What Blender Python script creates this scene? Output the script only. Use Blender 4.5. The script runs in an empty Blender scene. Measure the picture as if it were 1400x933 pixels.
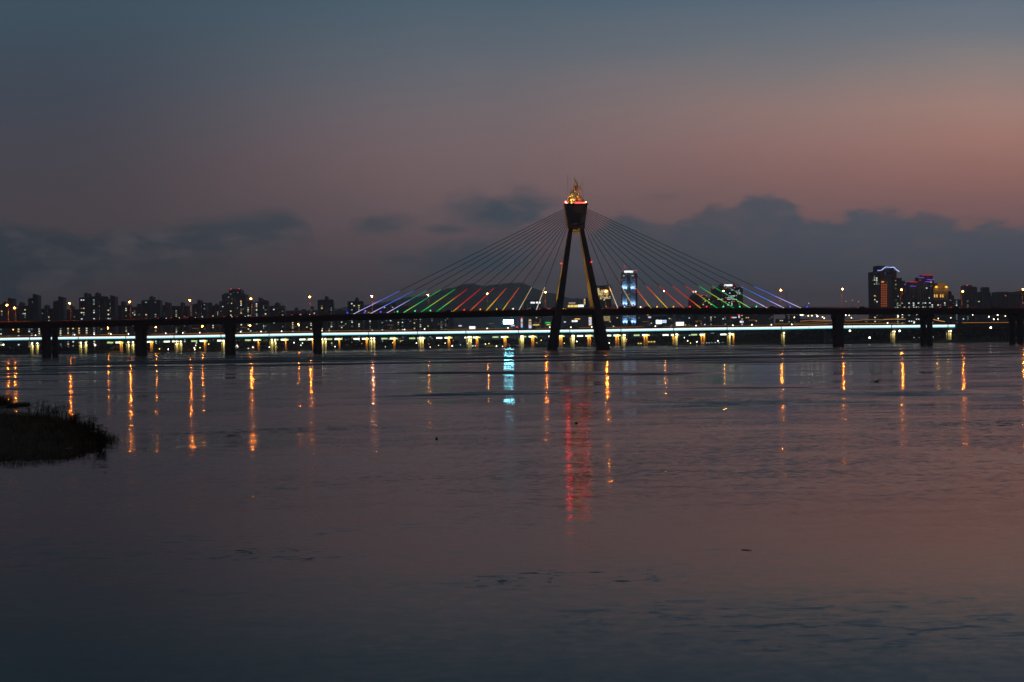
import bpy, bmesh, math, random
from mathutils import Vector, Matrix
R = random.Random(7)
sc = bpy.context.scene
COL = sc.collection

# ------------------------------------------------------------------ camera
F_PX, PW, PH = 2133.0, 1400.0, 933.0
EYE = 3.5
PITCH = math.atan(5.4 / F_PX)
ROLL = math.atan(0.0135)
CAM = Vector((0, 0, EYE))
FW = Vector((0, math.cos(PITCH), math.sin(PITCH)))
R0 = Vector((1, 0, 0)); U0 = Vector((0, -math.sin(PITCH), math.cos(PITCH)))
RT = math.cos(ROLL) * R0 - math.sin(ROLL) * U0
UP = math.sin(ROLL) * R0 + math.cos(ROLL) * U0
cd = bpy.data.cameras.new("camera"); cam = bpy.data.objects.new("camera", cd); COL.objects.link(cam)
cd.sensor_width = 36; cd.lens = F_PX / PW * 36; cd.clip_start = 0.5; cd.clip_end = 60000
cam.matrix_world = Matrix.Translation(CAM) @ Matrix((RT, UP, -FW)).transposed().to_4x4()
sc.camera = cam
sc.render.resolution_x = 1024; sc.render.resolution_y = 682
sc.view_settings.view_transform = 'Standard'; sc.view_settings.look = 'None'
sc.view_settings.exposure = 0; sc.view_settings.gamma = 1
sc.render.engine = 'CYCLES'
cy = sc.cycles
cy.use_denoising = True
cy.max_bounces = 5; cy.diffuse_bounces = 2; cy.glossy_bounces = 3; cy.transmission_bounces = 2; cy.volume_bounces = 0
cy.sample_clamp_indirect = 6; cy.caustics_refractive = False; cy.caustics_reflective = False
cy.use_light_tree = True
cy.use_adaptive_sampling = False
cy.film_exposure = 1.0

def pt(px, py, Y):
    """where the sight line measured in the photograph meets the depth Y"""
    d = FW + RT * ((px - PW / 2) / F_PX) + UP * ((PH / 2 - py) / F_PX)
    return CAM + d * (Y / d.y)
def hor(px): return 471.9 - 0.0135 * (px - 700)

def lin(c):
    return tuple(((v / 255) / 12.92 if v <= 10 else ((v / 255 + 0.055) / 1.055) ** 2.4) for v in c)

# ------------------------------------------------------------------ node helpers
class NT:
    def __init__(s, tree): s.t = tree; s.n = tree.nodes; s.l = tree.links
    def put(s, sock, v):
        if v is None: return
        if hasattr(v, 'is_output'): s.l.new(v, sock)
        elif isinstance(v, (tuple, list)):
            sock.default_value = (*v, 1.0)[:len(sock.default_value)] if len(v) == 3 and len(sock.default_value) == 4 else v
        else: sock.default_value = v
    def m(s, op, a, b=None, c=None, clamp=False):
        n = s.n.new('ShaderNodeMath'); n.operation = op; n.use_clamp = clamp
        for i, v in enumerate((a, b, c)): s.put(n.inputs[i], v)
        return n.outputs[0]
    def vm(s, op, a, b=None):
        n = s.n.new('ShaderNodeVectorMath'); n.operation = op
        s.put(n.inputs[0], a); s.put(n.inputs[1], b)
        return n.outputs[0]
    def mr(s, v, a, b, c=0.0, d=1.0, smooth=False):
        n = s.n.new('ShaderNodeMapRange'); n.interpolation_type = 'SMOOTHSTEP' if smooth else 'LINEAR'
        s.put(n.inputs[0], v)
        for i, x in enumerate((a, b, c, d)): s.put(n.inputs[i + 1], x)
        return n.outputs[0]
    def mix(s, f, a, b, mode='MIX'):
        n = s.n.new('ShaderNodeMix'); n.data_type = 'RGBA'; n.blend_type = mode
        s.put(n.inputs[0], f); s.put(n.inputs[6], a); s.put(n.inputs[7], b)
        return n.outputs[2]
    def noise(s, vec, scale, detail=4, rough=0.55, dist=0.0, color=False):
        n = s.n.new('ShaderNodeTexNoise'); s.put(n.inputs['Vector'], vec)
        n.inputs['Scale'].default_value = scale; n.inputs['Detail'].default_value = detail
        n.inputs['Roughness'].default_value = rough; n.inputs['Distortion'].default_value = dist
        return n.outputs[1 if color else 0]
    def mapping(s, vec, scale=(1, 1, 1), loc=(0, 0, 0), rot=(0, 0, 0)):
        n = s.n.new('ShaderNodeMapping'); s.put(n.inputs[0], vec)
        n.inputs['Scale'].default_value = scale; n.inputs['Location'].default_value = loc; n.inputs['Rotation'].default_value = rot
        return n.outputs[0]
    def ramp(s, f, stops, ease='LINEAR'):
        n = s.n.new('ShaderNodeValToRGB'); s.put(n.inputs[0], f); e = n.color_ramp; e.interpolation = ease
        while len(e.elements) < len(stops): e.elements.new(0.5)
        for el, (p, c) in zip(e.elements, stops): el.position = p; el.color = (*c, 1)
        return n.outputs[0]
    def curve(s, v, pts):
        n = s.n.new('ShaderNodeFloatCurve'); s.put(n.inputs['Value'], v); cu = n.mapping.curves[0]
        n.mapping.use_clip = False
        while len(cu.points) < len(pts): cu.points.new(0.5, 0.5)
        for p, (x, y) in zip(cu.points, pts): p.location = (x, y); p.handle_type = 'AUTO'
        n.mapping.update(); return n.outputs[0]

# ------------------------------------------------------------------ sky: after sunset, the glow off to the right
world = bpy.data.worlds.new("World"); sc.world = world; world.use_nodes = True
w = NT(world.node_tree); w.n.clear()
tc = w.n.new('ShaderNodeTexCoord'); sp = w.n.new('ShaderNodeSeparateXYZ'); w.l.new(tc.outputs['Generated'], sp.inputs[0])
dx, dy, dz = sp.outputs
az = w.m('ARCTAN2', dx, dy)
azc = w.m('MINIMUM', w.m('MAXIMUM', az, -0.7), 0.7)
hyp = w.m('SQRT', w.m('ADD', w.m('MULTIPLY', dx, dx), w.m('MULTIPLY', dy, dy)))
SX = w.m('MULTIPLY', w.m('TANGENT', azc), F_PX)
SE = w.m('MULTIPLY', w.m('DIVIDE', w.m('DIVIDE', dz, w.m('MAXIMUM', hyp, 0.02)), w.m('COSINE', azc)), F_PX)
SEs = SE
def column(cols):   # photo rows 0..400 -> height above the horizon
    st = [((471.9 - y) / 480.0, lin(c)) for y, c in cols]
    st.sort(key=lambda q: q[0]); return st
soft = w.noise(w.mapping(tc.outputs['Generated'], (3, 3, 14)), 2.2, 3)
fe = w.m('ADD', w.m('DIVIDE', SEs, 480.0), w.m('MULTIPLY', w.m('SUBTRACT', soft, 0.5), 0.10))
cl = w.ramp(fe, column([(0, (67, 85, 99)), (60, (67, 81, 94)), (120, (71, 78, 90)), (180, (77, 76, 86)), (240, (81, 75, 82)), (300, (84, 76, 81)), (360, (80, 74, 79)), (420, (80, 73, 76)), (471, (74, 68, 72))]))
cc = w.ramp(fe, column([(0, (84, 103, 118)), (50, (97, 108, 119)), (100, (112, 112, 120)), (150, (125, 113, 117)), (200, (131, 110, 113)), (250, (129, 106, 108)), (310, (116, 98, 102)), (370, (97, 85, 90)), (420, (86, 78, 85)), (471, (78, 72, 78))]))
cr = w.ramp(fe, column([(0, (102, 117, 135)), (50, (121, 127, 136)), (100, (149, 137, 135)), (150, (176, 140, 130)), (200, (177, 131, 121)), (250, (164, 117, 110)), (310, (142, 106, 106)), (370, (118, 93, 98)), (400, (106, 86, 90)), (440, (102, 80, 84)), (471, (88, 74, 80))]))
sky = w.mix(w.mr(SX, -640, 0, 0, 1, True), cl, cc)
sky = w.mix(w.mr(SX, 0, 660, 0, 1, False), sky, cr)
# above the picture: on to a dusky blue zenith
elv = w.m('ARCSINE', dz)
hi = w.mr(elv, math.radians(11.0), math.radians(30), 0, 1, True)
sky = w.mix(hi, sky, w.mix(w.mr(az, -0.6, 0.5, 0, 1), lin((22, 28, 36)), lin((38, 42, 50))))
# away from the sunset the sky is simply darker and bluer
back = w.mr(w.m('ABSOLUTE', w.m('SUBTRACT', az, 0.25)), 0.55, 2.3, 0, 1, True)
sky = w.mix(w.m('MULTIPLY', back, 0.92), sky, lin((27, 36, 48)))
# clouds
vec = w.mapping(tc.outputs['Generated'], (1, 1, 1.9))
n1 = w.noise(vec, 17, 6, 0.58, 0.4); n2 = w.noise(vec, 60, 4, 0.6)
n3 = w.noise(w.mapping(tc.outputs['Generated'], (1, 1, 3.2)), 34, 6, 0.62, 0.5)
puff = w.m('ADD', w.m('MULTIPLY', w.m('SUBTRACT', n1, 0.5), 62), w.m('ADD', w.m('MULTIPLY', w.m('SUBTRACT', n2, 0.5), 34), w.m('MULTIPLY', w.m('SUBTRACT', n3, 0.5), 26)))
xn = w.m('DIVIDE', w.m('ADD', SX, 900), 1800.0)
def cv(pts): return w.m('MULTIPLY', w.curve(xn, [((x + 900) / 1800.0, e / 400.0) for x, e in pts]), 400.0)
e_r = cv([(-900, 0), (-60, 20), (20, 90), (70, 138), (110, 155), (150, 176), (200, 160), (240, 172), (300, 188), (350, 208), (400, 184), (430, 174), (490, 185), (550, 172), (600, 163), (700, 163), (900, 150)])
m_r = w.mr(w.m('SUBTRACT', w.m('ADD', e_r, puff), SE), -4, 13, 0, 1, True)
m_r = w.m('MULTIPLY', m_r, w.mr(n3, 0.34, 0.56, 0.74, 1.0, True))
m_r = w.m('MULTIPLY', m_r, w.mr(SE, 20, 105, 0.10, 1.0, True))
m_r = w.m('MULTIPLY', m_r, w.mr(SX, 0, 180, 0.35, 1.0, True))
e_l = cv([(-900, 170), (-700, 184), (-550, 168), (-450, 178), (-370, 192), (-320, 197), (-285, 188), (-262, 130), (-230, 60), (0, 0), (900, 0)])
e_b = cv([(-900, 20), (-700, 60), (-550, 110), (-450, 130), (-320, 158), (-285, 172), (-200, 150), (0, 100), (900, 50)])
m_l = w.m('MULTIPLY', w.mr(w.m('SUBTRACT', w.m('ADD', e_l, w.m('MULTIPLY', puff, 0.7)), SE), -4, 22, 0, 1, True),
          w.mr(w.m('SUBTRACT', SE, w.m('ADD', e_b, w.m('MULTIPLY', puff, 0.8))), -50, 14, 0, 1, True))
mask = w.m('MAXIMUM', m_r, w.m('MULTIPLY', m_l, 0.82))
for X0, E0, rx, ry, k in ((-185, 168, 52, 17, .7), (-6, 181, 92, 30, 1.0), (25, 190, 60, 24, .9), (-85, 160, 44, 9, .7), (-46, 117, 125, 29, .95), (-95, 112, 60, 12, .6), (-480, 116, 60, 12, .4), (60, 168, 40, 10, .4), (30, 150, 80, 22, .45), (210, 200, 30, 7, .3)):
    ddx = w.m('DIVIDE', w.m('SUBTRACT', SX, X0), rx); ddy = w.m('DIVIDE', w.m('SUBTRACT', SE, E0), ry)
    d = w.m('SQRT', w.m('ADD', w.m('MULTIPLY', ddx, ddx), w.m('MULTIPLY', ddy, ddy)))
    mm = w.mr(w.m('ADD', w.m('SUBTRACT', 1.0, d), w.m('DIVIDE', puff, 30.0)), -0.25, 0.75, 0, k, True)
    mask = w.m('MAXIMUM', mask, mm)
ccol = w.mix(w.mr(SX, -600, 0, 0, 1), lin((48, 64, 74)), lin((64, 80, 92)))
ccol = w.mix(w.mr(SX, 0, 500, 0, 1), ccol, lin((80, 94, 107)))
ccol = w.mix(w.m('MULTIPLY', w.mr(w.m('ADD', w.m('MULTIPLY', n1, 0.5), w.m('MULTIPLY', n3, 0.5)), 0.46, 0.64, 0, 1, True), 0.65), ccol, lin((104, 94, 102)))
sky = w.mix(w.m('MULTIPLY', mask, 0.88), sky, ccol)
bg = w.n.new('ShaderNodeBackground'); w.put(bg.inputs[0], sky); bg.inputs[1].default_value = 1.0
wo = w.n.new('ShaderNodeOutputWorld'); w.l.new(bg.outputs[0], wo.inputs[0])
world.cycles.sampling_method = 'MANUAL'; world.cycles.sample_map_resolution = 512

# ------------------------------------------------------------------ materials
MATS = {}
def surf(name, col, rough=0.8, metal=0.0, var=0.18, scale=0.6, bump=0.0, spec=None):
    if name in MATS: return MATS[name]
    m = bpy.data.materials.new(name); m.use_nodes = True; t = NT(m.node_tree)
    b = t.n['Principled BSDF']; g = t.n.new('ShaderNodeNewGeometry')
    nz = t.noise(g.outputs['Position'], scale, 5, 0.6)
    st = t.noise(t.mapping(g.outputs['Position'], (1, 1, 0.12)), scale * 2.3, 3)
    f = t.m('ADD', t.m('MULTIPLY', nz, 0.6), t.m('MULTIPLY', st, 0.4))
    c = t.mix(t.mr(f, 0.3, 0.7), tuple(v * (1 - var) for v in col), tuple(min(1, v * (1 + var)) for v in col))
    t.put(b.inputs['Base Color'], c); b.inputs['Roughness'].default_value = rough; b.inputs['Metallic'].default_value = metal
    if spec is not None: b.inputs['Specular IOR Level'].default_value = spec
    if bump:
        bn = t.n.new('ShaderNodeBump'); bn.inputs['Strength'].default_value = bump; t.put(bn.inputs['Height'], nz); t.l.new(bn.outputs[0], b.inputs['Normal'])
    MATS[name] = m; return m
def glow(name, col, s, light=False):
    if name in MATS: return MATS[name]
    m = bpy.data.materials.new(name); m.use_nodes = True
    b = m.node_tree.nodes['Principled BSDF']; b.inputs['Base Color'].default_value = (0.1, 0.1, 0.1, 1)
    b.inputs['Emission Color'].default_value = (*col, 1); b.inputs['Emission Strength'].default_value = s
    m.cycles.emission_sampling = 'FRONT' if light else 'NONE'
    MATS[name] = m; return m
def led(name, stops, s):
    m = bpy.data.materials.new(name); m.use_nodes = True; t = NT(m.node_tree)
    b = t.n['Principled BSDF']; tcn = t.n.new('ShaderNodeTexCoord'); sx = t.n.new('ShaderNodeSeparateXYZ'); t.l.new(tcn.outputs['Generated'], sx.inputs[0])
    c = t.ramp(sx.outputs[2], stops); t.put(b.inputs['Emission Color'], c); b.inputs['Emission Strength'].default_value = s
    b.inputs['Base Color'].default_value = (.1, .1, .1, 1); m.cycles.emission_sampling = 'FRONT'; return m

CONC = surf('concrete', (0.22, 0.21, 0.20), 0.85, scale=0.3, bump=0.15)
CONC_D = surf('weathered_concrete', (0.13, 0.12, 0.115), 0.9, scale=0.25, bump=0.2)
CONC_P = surf('pale_concrete', (0.42, 0.40, 0.36), 0.8, scale=0.4)
STEEL = surf('painted_steel', (0.14, 0.14, 0.15), 0.5, 0.4)
CABLE = surf('cable_sheath', (0.03, 0.032, 0.036), 0.55)
ASPH = surf('asphalt', (0.05, 0.05, 0.05), 0.9)
GOLD = surf('gilded_bronze', (0.62, 0.45, 0.16), 0.38, 0.55, scale=1.2)
GOLD_D = surf('shaded_gilding', (.10, .075, .03), .5, .6, scale=1.2)  # dark copy of the gilding, shade painted in for contrast
GLASS_D = surf('dark_glass', (0.015, 0.018, 0.022), 0.25)
SODIUM = glow('sodium_lamp', (1, .21, .014), 1150, True)
SODIUM_S = glow('sodium_lamp_small', (1, .21, .014), 480, True)
PINKL = glow('warm_pink_lamp', (1, .30, .14), 1100, True)
HALO = glow('lamp_halo_glow', (1, .19, .005), 1.0)  # glow of the discs added behind street lamp bulbs as a halo
LAMP_W = glow('white_lamp', (1, .86, .66), 9)
LAMP_C = glow('cool_lamp', (.62, 1, .82), 4)
LAMP_Y = glow('yellow_lamp', (1, .75, .12), 5)
RED = glow('red_beacon', (1, .03, .05), 3, False)
WIN = [glow('window_warm', (1, .72, .30), 1.0), glow('window_white', (.86, 1, .93), 1.05), glow('window_green', (.48, .75, .50), 0.55),
       glow('window_dim', (.75, .55, .30), 0.22), glow('window_orange', (1, .38, .08), 0.45), glow('window_cool', (.45, .62, .7), 0.3)]

# ------------------------------------------------------------------ mesh builder
class MB:
    def __init__(s): s.v = []; s.f = []; s.mi = []; s.cur = 0
    def add(s, vs, fs):
        o = len(s.v); s.v += [tuple(v) for v in vs]; s.f += [tuple(i + o for i in f) for f in fs]; s.mi += [s.cur] * len(fs); return s
    def box(s, x0, x1, y0, y1, z0, z1, top=None):
        """top: (zl, zr) slanted roof"""
        zl, zr = top if top else (z1, z1)
        return s.add([(x0, y0, z0), (x1, y0, z0), (x1, y1, z0), (x0, y1, z0), (x0, y0, zl), (x1, y0, zr), (x1, y1, zr), (x0, y1, zl)],
                     [(0, 1, 5, 4), (1, 2, 6, 5), (2, 3, 7, 6), (3, 0, 4, 7), (4, 5, 6, 7), (3, 2, 1, 0)])
    def quad(s, a, b, c, d): return s.add([a, b, c, d], [(0, 1, 2, 3)])
    def loft(s, rings, cap=True):
        n = len(rings[0]); vs = [p for r in rings for p in r]; fs = []
        for k in range(len(rings) - 1):
            for i in range(n):
                j = (i + 1) % n; fs.append((k * n + i, k * n + j, (k + 1) * n + j, (k + 1) * n + i))
        if cap: fs.append(tuple(reversed(range(n)))); fs.append(tuple((len(rings) - 1) * n + i for i in range(n)))
        return s.add(vs, fs)
    def tube(s, pts, rad, n=6, cap=True):
        pts = [Vector(p) for p in pts]; rads = rad if isinstance(rad, (list, tuple)) else [rad] * len(pts)
        rings = []
        for i, p in enumerate(pts):
            t = (pts[min(i + 1, len(pts) - 1)] - pts[max(i - 1, 0)]).normalized()
            a = Vector((0, 0, 1)) if abs(t.z) < 0.9 else Vector((0, 1, 0))
            u = t.cross(a).normalized(); q = t.cross(u)
            rings.append([p + (u * math.cos(2 * math.pi * k / n) + q * math.sin(2 * math.pi * k / n)) * rads[i] for k in range(n)])
        return s.loft(rings, cap)
    def ball(s, c, r, sub=1, sq=(1, 1, 1)):
        bm = bmesh.new(); bmesh.ops.create_icosphere(bm, subdivisions=sub, radius=r)
        vs = [(c[0] + v.co.x * sq[0], c[1] + v.co.y * sq[1], c[2] + v.co.z * sq[2]) for v in bm.verts]
        fs = [tuple(v.index for v in f.verts) for f in bm.faces]; bm.free(); return s.add(vs, fs)
    def build(s, name, mats, parent=None, loc=None, label=None, kind=None, smooth=False):
        if not s.f: return None
        if parent is not None: o0 = Vector(parent['_o']) if '_o' in parent else Vector((0, 0, 0))
        else: o0 = Vector(loc) if loc is not None else Vector((0, 0, 0))
        me = bpy.data.meshes.new(name)
        me.from_pydata([(v[0] - o0.x, v[1] - o0.y, v[2] - o0.z) for v in s.v], [], s.f)
        mats = mats if isinstance(mats, (list, tuple)) else [mats]
        for m in mats: me.materials.append(m)
        if len(mats) > 1: me.polygons.foreach_set('material_index', s.mi)
        if smooth: me.polygons.foreach_set('use_smooth', [True] * len(me.polygons))
        ob = bpy.data.objects.new(name, me); COL.objects.link(ob)
        if parent is not None: ob.parent = parent; ob['_o'] = tuple(o0)
        else: ob.location = o0; ob['_o'] = tuple(o0)
        if label: ob['label'] = label
        if kind: ob['kind'] = kind
        return ob
def tag(o, label, cat, group=None, kind=None):
    o['label'] = label; o['category'] = cat
    if group: o['group'] = group
    if kind: o['kind'] = kind
    return o
def thing(name, label, cat, loc, group=None):
    o = bpy.data.objects.new(name, None); COL.objects.link(o); o.location = loc; o['_o'] = tuple(loc)
    o.empty_display_size = 0.5
    return tag(o, label, cat, group)
def copy_tree(o, parent=None):
    c = o.copy(); COL.objects.link(c); c.parent = parent
    for ch in list(o.children): copy_tree(ch, c)
    return c
def link_light(name, kind, loc, power, col, parent=None, size=0.3, target=None, angle=60, blend=0.6):
    ld = bpy.data.lights.new(name, kind); ld.energy = power; ld.color = col; ld.shadow_soft_size = size
    ob = bpy.data.objects.new(name, ld); COL.objects.link(ob)
    if kind == 'SPOT':
        ld.spot_size = math.radians(angle); ld.spot_blend = blend
        ob.rotation_euler = (Vector(target) - Vector(loc)).to_track_quat('-Z', 'Y').to_euler()
    if parent is not None:
        ob.parent = parent; ob.location = Vector(loc) - Vector(parent['_o'])
    else: ob.location = loc
    return ob
ORD = ['first', 'second', 'third', 'fourth', 'fifth', 'sixth', 'seventh', 'eighth', 'ninth', 'tenth', 'eleventh', 'twelfth', 'thirteenth',
       'fourteenth', 'fifteenth', 'sixteenth', 'seventeenth', 'eighteenth', 'nineteenth', 'twentieth', 'twenty-first', 'twenty-second', 'twenty-third', 'twenty-fourth', 'twenty-fifth', 'twenty-sixth', 'twenty-seventh', 'twenty-eighth', 'twenty-ninth', 'thirtieth'] + ['thirty-' + q for q in ('first', 'second', 'third', 'fourth', 'fifth', 'sixth', 'seventh', 'eighth', 'ninth')] + ['fortieth', 'forty-first', 'forty-second']

# ================================================================== WATER
def make_water():
    mb = MB(); mb.quad((-9000, -300, 0), (9000, -300, 0), (9000, 9000, 0), (-9000, 9000, 0))
    m = bpy.data.materials.new('river_water'); m.use_nodes = True; t = NT(m.node_tree); b = t.n['Principled BSDF']
    g = t.n.new('ShaderNodeNewGeometry'); P = g.outputs['Position']
    # patches where the current ruffles the surface
    big = t.noise(t.mapping(P, (0.55, 1.0, 1), (31, 12, 0), (0, 0, 0.10)), 0.021, 5, 0.62, 0.7)
    mid = t.noise(t.mapping(P, (0.35, 1.0, 1), (5, 3, 0)), 0.09, 5, 0.6, 0.8)
    sepn = t.n.new('ShaderNodeSeparateXYZ'); t.l.new(P, sepn.inputs[0]); PX, PY, _ = sepn.outputs
    far = t.mr(PY, 95, 420, 0, 1, True)
    near = t.mr(PY, 40, 15, 0, 1, True)
    val = t.m('ADD', t.m('MULTIPLY', big, 0.72), t.m('MULTIPLY', mid, 0.38))
    thr = t.m('SUBTRACT', 0.622, t.m('MULTIPLY', far, 0.065))
    thr = t.m('SUBTRACT', thr, t.m('MULTIPLY', t.mr(PY, 220, 380, 0, 1, True), 0.06))
    thr = t.m('ADD', thr, t.m('MULTIPLY', near, 0.03))
    # a few long current seams that lie where the photograph has them
    seam = None
    for (x0, y0, x1, y1, wd) in SEAMS:
        a = Vector((x0, y0)); bb = Vector((x1, y1)); L = (bb - a).length; ang = math.atan2(bb.y - a.y, bb.x - a.x)
        px_ = t.m('SUBTRACT', PX, (x0 + x1) / 2); py_ = t.m('SUBTRACT', PY, (y0 + y1) / 2)
        px_ = t.m('ADD', px_, t.m('MULTIPLY', t.m('SUBTRACT', big, 0.5), wd * 4)); py_ = t.m('ADD', py_, t.m('MULTIPLY', t.m('SUBTRACT', mid, 0.5), wd * 5))
        uu = t.m('ADD', t.m('MULTIPLY', px_, math.cos(ang)), t.m('MULTIPLY', py_, math.sin(ang)))
        vv = t.m('SUBTRACT', t.m('MULTIPLY', py_, math.cos(ang)), t.m('MULTIPLY', px_, math.sin(ang)))
        d = t.m('ADD', t.m('POWER', t.m('ABSOLUTE', t.m('DIVIDE', uu, L / 2)), 2.0), t.m('POWER', t.m('ABSOLUTE', t.m('DIVIDE', vv, wd / 2)), 2.0))
        s1 = t.mr(d, 0.1, 1.9, 1, 0, True)
        seam = s1 if seam is None else t.m('MAXIMUM', seam, s1)
    streak = t.noise(t.mapping(P, (0.0055, 0.034, 1), (3, 1, 0), (0, 0, 0.02)), 1.0, 4, 0.6, 0.3)
    val = t.m('ADD', val, t.m('MULTIPLY', t.m('MULTIPLY', t.m('SUBTRACT', streak, 0.5), 0.9), t.mr(PY, 150, 350, 0, 1)))
    fine = t.noise(P, 1.25, 5, 0.62, 0.6)
    ruff = t.mr(t.m('SUBTRACT', val, thr), -0.02, 0.07, 0, 1, True)
    farb = t.mr(PY, 60, 140, 0, 1)
    fin2 = t.noise(t.mapping(P, (0.7, 1, 1)), 4.5, 4, 0.6, 0.4)
    brk = t.m('MAXIMUM', t.m('MULTIPLY', t.mr(fine, t.mr(PY, 30, 55, 0.47, 0.40), 0.60, 0, 1, True), t.mr(fin2, t.mr(PY, 30, 55, 0.50, 0.38), 0.60, 0, 1, True)), t.m('MULTIPLY', farb, t.mr(mid, 0.36, 0.56, 0.1, 1.0)))
    ruff = t.m('MAXIMUM', ruff, t.m('MULTIPLY', t.m('MULTIPLY', seam, brk), t.mr(PY, 30, 60, 0.5, 1.25)))
    stretch = t.mapping(P, (0.3, 1, 1))
    n_a = t.noise(t.mapping(P, (0.8, 1, 1)), 5.0, 3, 0.55, 0.3, True)      # small ripples
    n_b = t.noise(stretch, 0.8, 4, 0.6, 0.3, True)                       # long slow undulation
    n_c = t.noise(t.mapping(P, (0.5, 1, 1)), 1.3, 4, 0.6, 0.5, True)       # wind chop in the ruffled patches
    def slope(n, ax, ay):
        return t.vm('MULTIPLY', t.vm('SUBTRACT', n, (0.5, 0.5, 0.5)), (ax, ay, 0.0))
    s0 = t.vm('ADD', slope(n_a, 0.050, 0.068), slope(n_b, 0.010, 0.034))
    calm = t.m('ADD', t.m('MULTIPLY', t.mr(PY, 28, 42, 0.5, 2.0, True), t.mr(PY, 60, 95, 1, 0, True)), t.mr(PY, 60, 95, 0, 1.45, True))
    sn = t.n.new('ShaderNodeVectorMath'); sn.operation = 'SCALE'; t.put(sn.inputs[0], s0); t.put(sn.inputs[3], calm); s = sn.outputs[0]
    n = t.n.new('ShaderNodeVectorMath'); n.operation = 'SCALE'; t.put(n.inputs[0], t.vm('ADD', slope(n_c, 0.16, 0.50), (0, -0.21, 0))); t.put(n.inputs[3], ruff)
    cl_ = t.noise(t.mapping(P, (0.6, 1, 1), (2, 17, 0)), 0.16, 4, 0.5, 0.4)
    fin3 = t.noise(t.mapping(P, (0.55, 1, 1)), 3.2, 5, 0.62, 0.5)
    ntex = t.m('MULTIPLY', t.m('MULTIPLY', t.mr(cl_, 0.50, 0.66, 0, 1, True), t.mr(fin3, 0.50, 0.68, 0, 1, True)), t.mr(PY, 28, 42, 0.24, 0, True))
    ruff = t.m('MAXIMUM', ruff, ntex)
    ruff2 = t.m('MAXIMUM', ruff, t.m('MULTIPLY', t.mr(PY, 28, 45, 0, 1), t.mr(mid, 0.35, 0.6, 0.0, 0.13)))
    t.put(n.inputs[3], ruff2)
    s = t.vm('ADD', s, n.outputs[0])
    nv = t.vm('NORMALIZE', t.vm('ADD', s, (0, 0, 1.0)))
    t.put(b.inputs['Normal'], nv)
    t.put(b.inputs['Roughness'], t.mr(ruff, 0, 1, 0.07, 0.30))
    b.inputs['Base Color'].default_value = (0.006, 0.009, 0.010, 1); b.inputs['IOR'].default_value = 1.2
    ob = mb.build('river_water', m, kind='structure'); return ob
def seam_px(xa, ya, xb, yb, th):
    """a current seam given by its two ends on the water, thickness in metres"""
    out = []
    for px, py in ((xa, ya), (xb, yb)):
        d = FW + RT * ((px - PW / 2) / F_PX) + UP * ((PH / 2 - py) / F_PX); k = EYE / -d.z
        out += [d.x * k, d.y * k]
    return (out[0], out[1], out[2], out[3], th)
SEAMS = [seam_px(480, 544, 830, 534, 9), seam_px(740, 552, 1130, 549, 11), seam_px(1000, 537, 1400, 540, 9), seam_px(1120, 577, 1400, 583, 7),
         seam_px(190, 598, 530, 582, 5), seam_px(330, 676, 520, 652, 1.3), seam_px(620, 508, 900, 512, 14), seam_px(0, 504, 420, 500, 16),
         seam_px(930, 497, 1400, 492, 18), seam_px(60, 541, 260, 536, 4), seam_px(600, 796, 895, 792, 1.4), seam_px(250, 752, 460, 762, 1.8)]
water = make_water()

# river bed / terrain beyond: one sheet under and around the water
def shore():
    pts = [(-400, 1900), (0, 1900), (120, 1960), (200, 2030), (500, 2040), (880, 2040), (1010, 2030), (1070, 1800), (1180, 1620), (1300, 1520), (1500, 1400), (1900, 1300)]
    return [(((px - 700) / F_PX) * Y, Y) for px, Y in pts]
SH = shore()
def make_land():
    mb = MB(); n = len(SH)
    vs = []
    for (x, y) in SH: vs.append((x, y, -0.5))
    for (x, y) in SH: vs.append((x * 1.002, y + 8, 2.6))
    for (x, y) in SH: vs.append((x / y * 11500 * 1.35, 11500, 3.0))
    fs = []
    for k in (0, 1):
        for i in range(n - 1): fs.append((k * n + i, k * n + i + 1, (k + 1) * n + i + 1, (k + 1) * n + i))
    mb.add(vs, fs)
    m = surf('bank_soil', (0.045, 0.05, 0.035), 0.95, scale=0.05)
    mb.build('far_bank', m, kind='structure')
make_land()
bed = MB(); bed.quad((-9000, -300, -3), (9000, -300, -3), (9000, 11600, -3), (-9000, 11600, -3)); bed.build('river_bed', surf('river_mud', (.05, .045, .035), .95), kind='structure')

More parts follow.
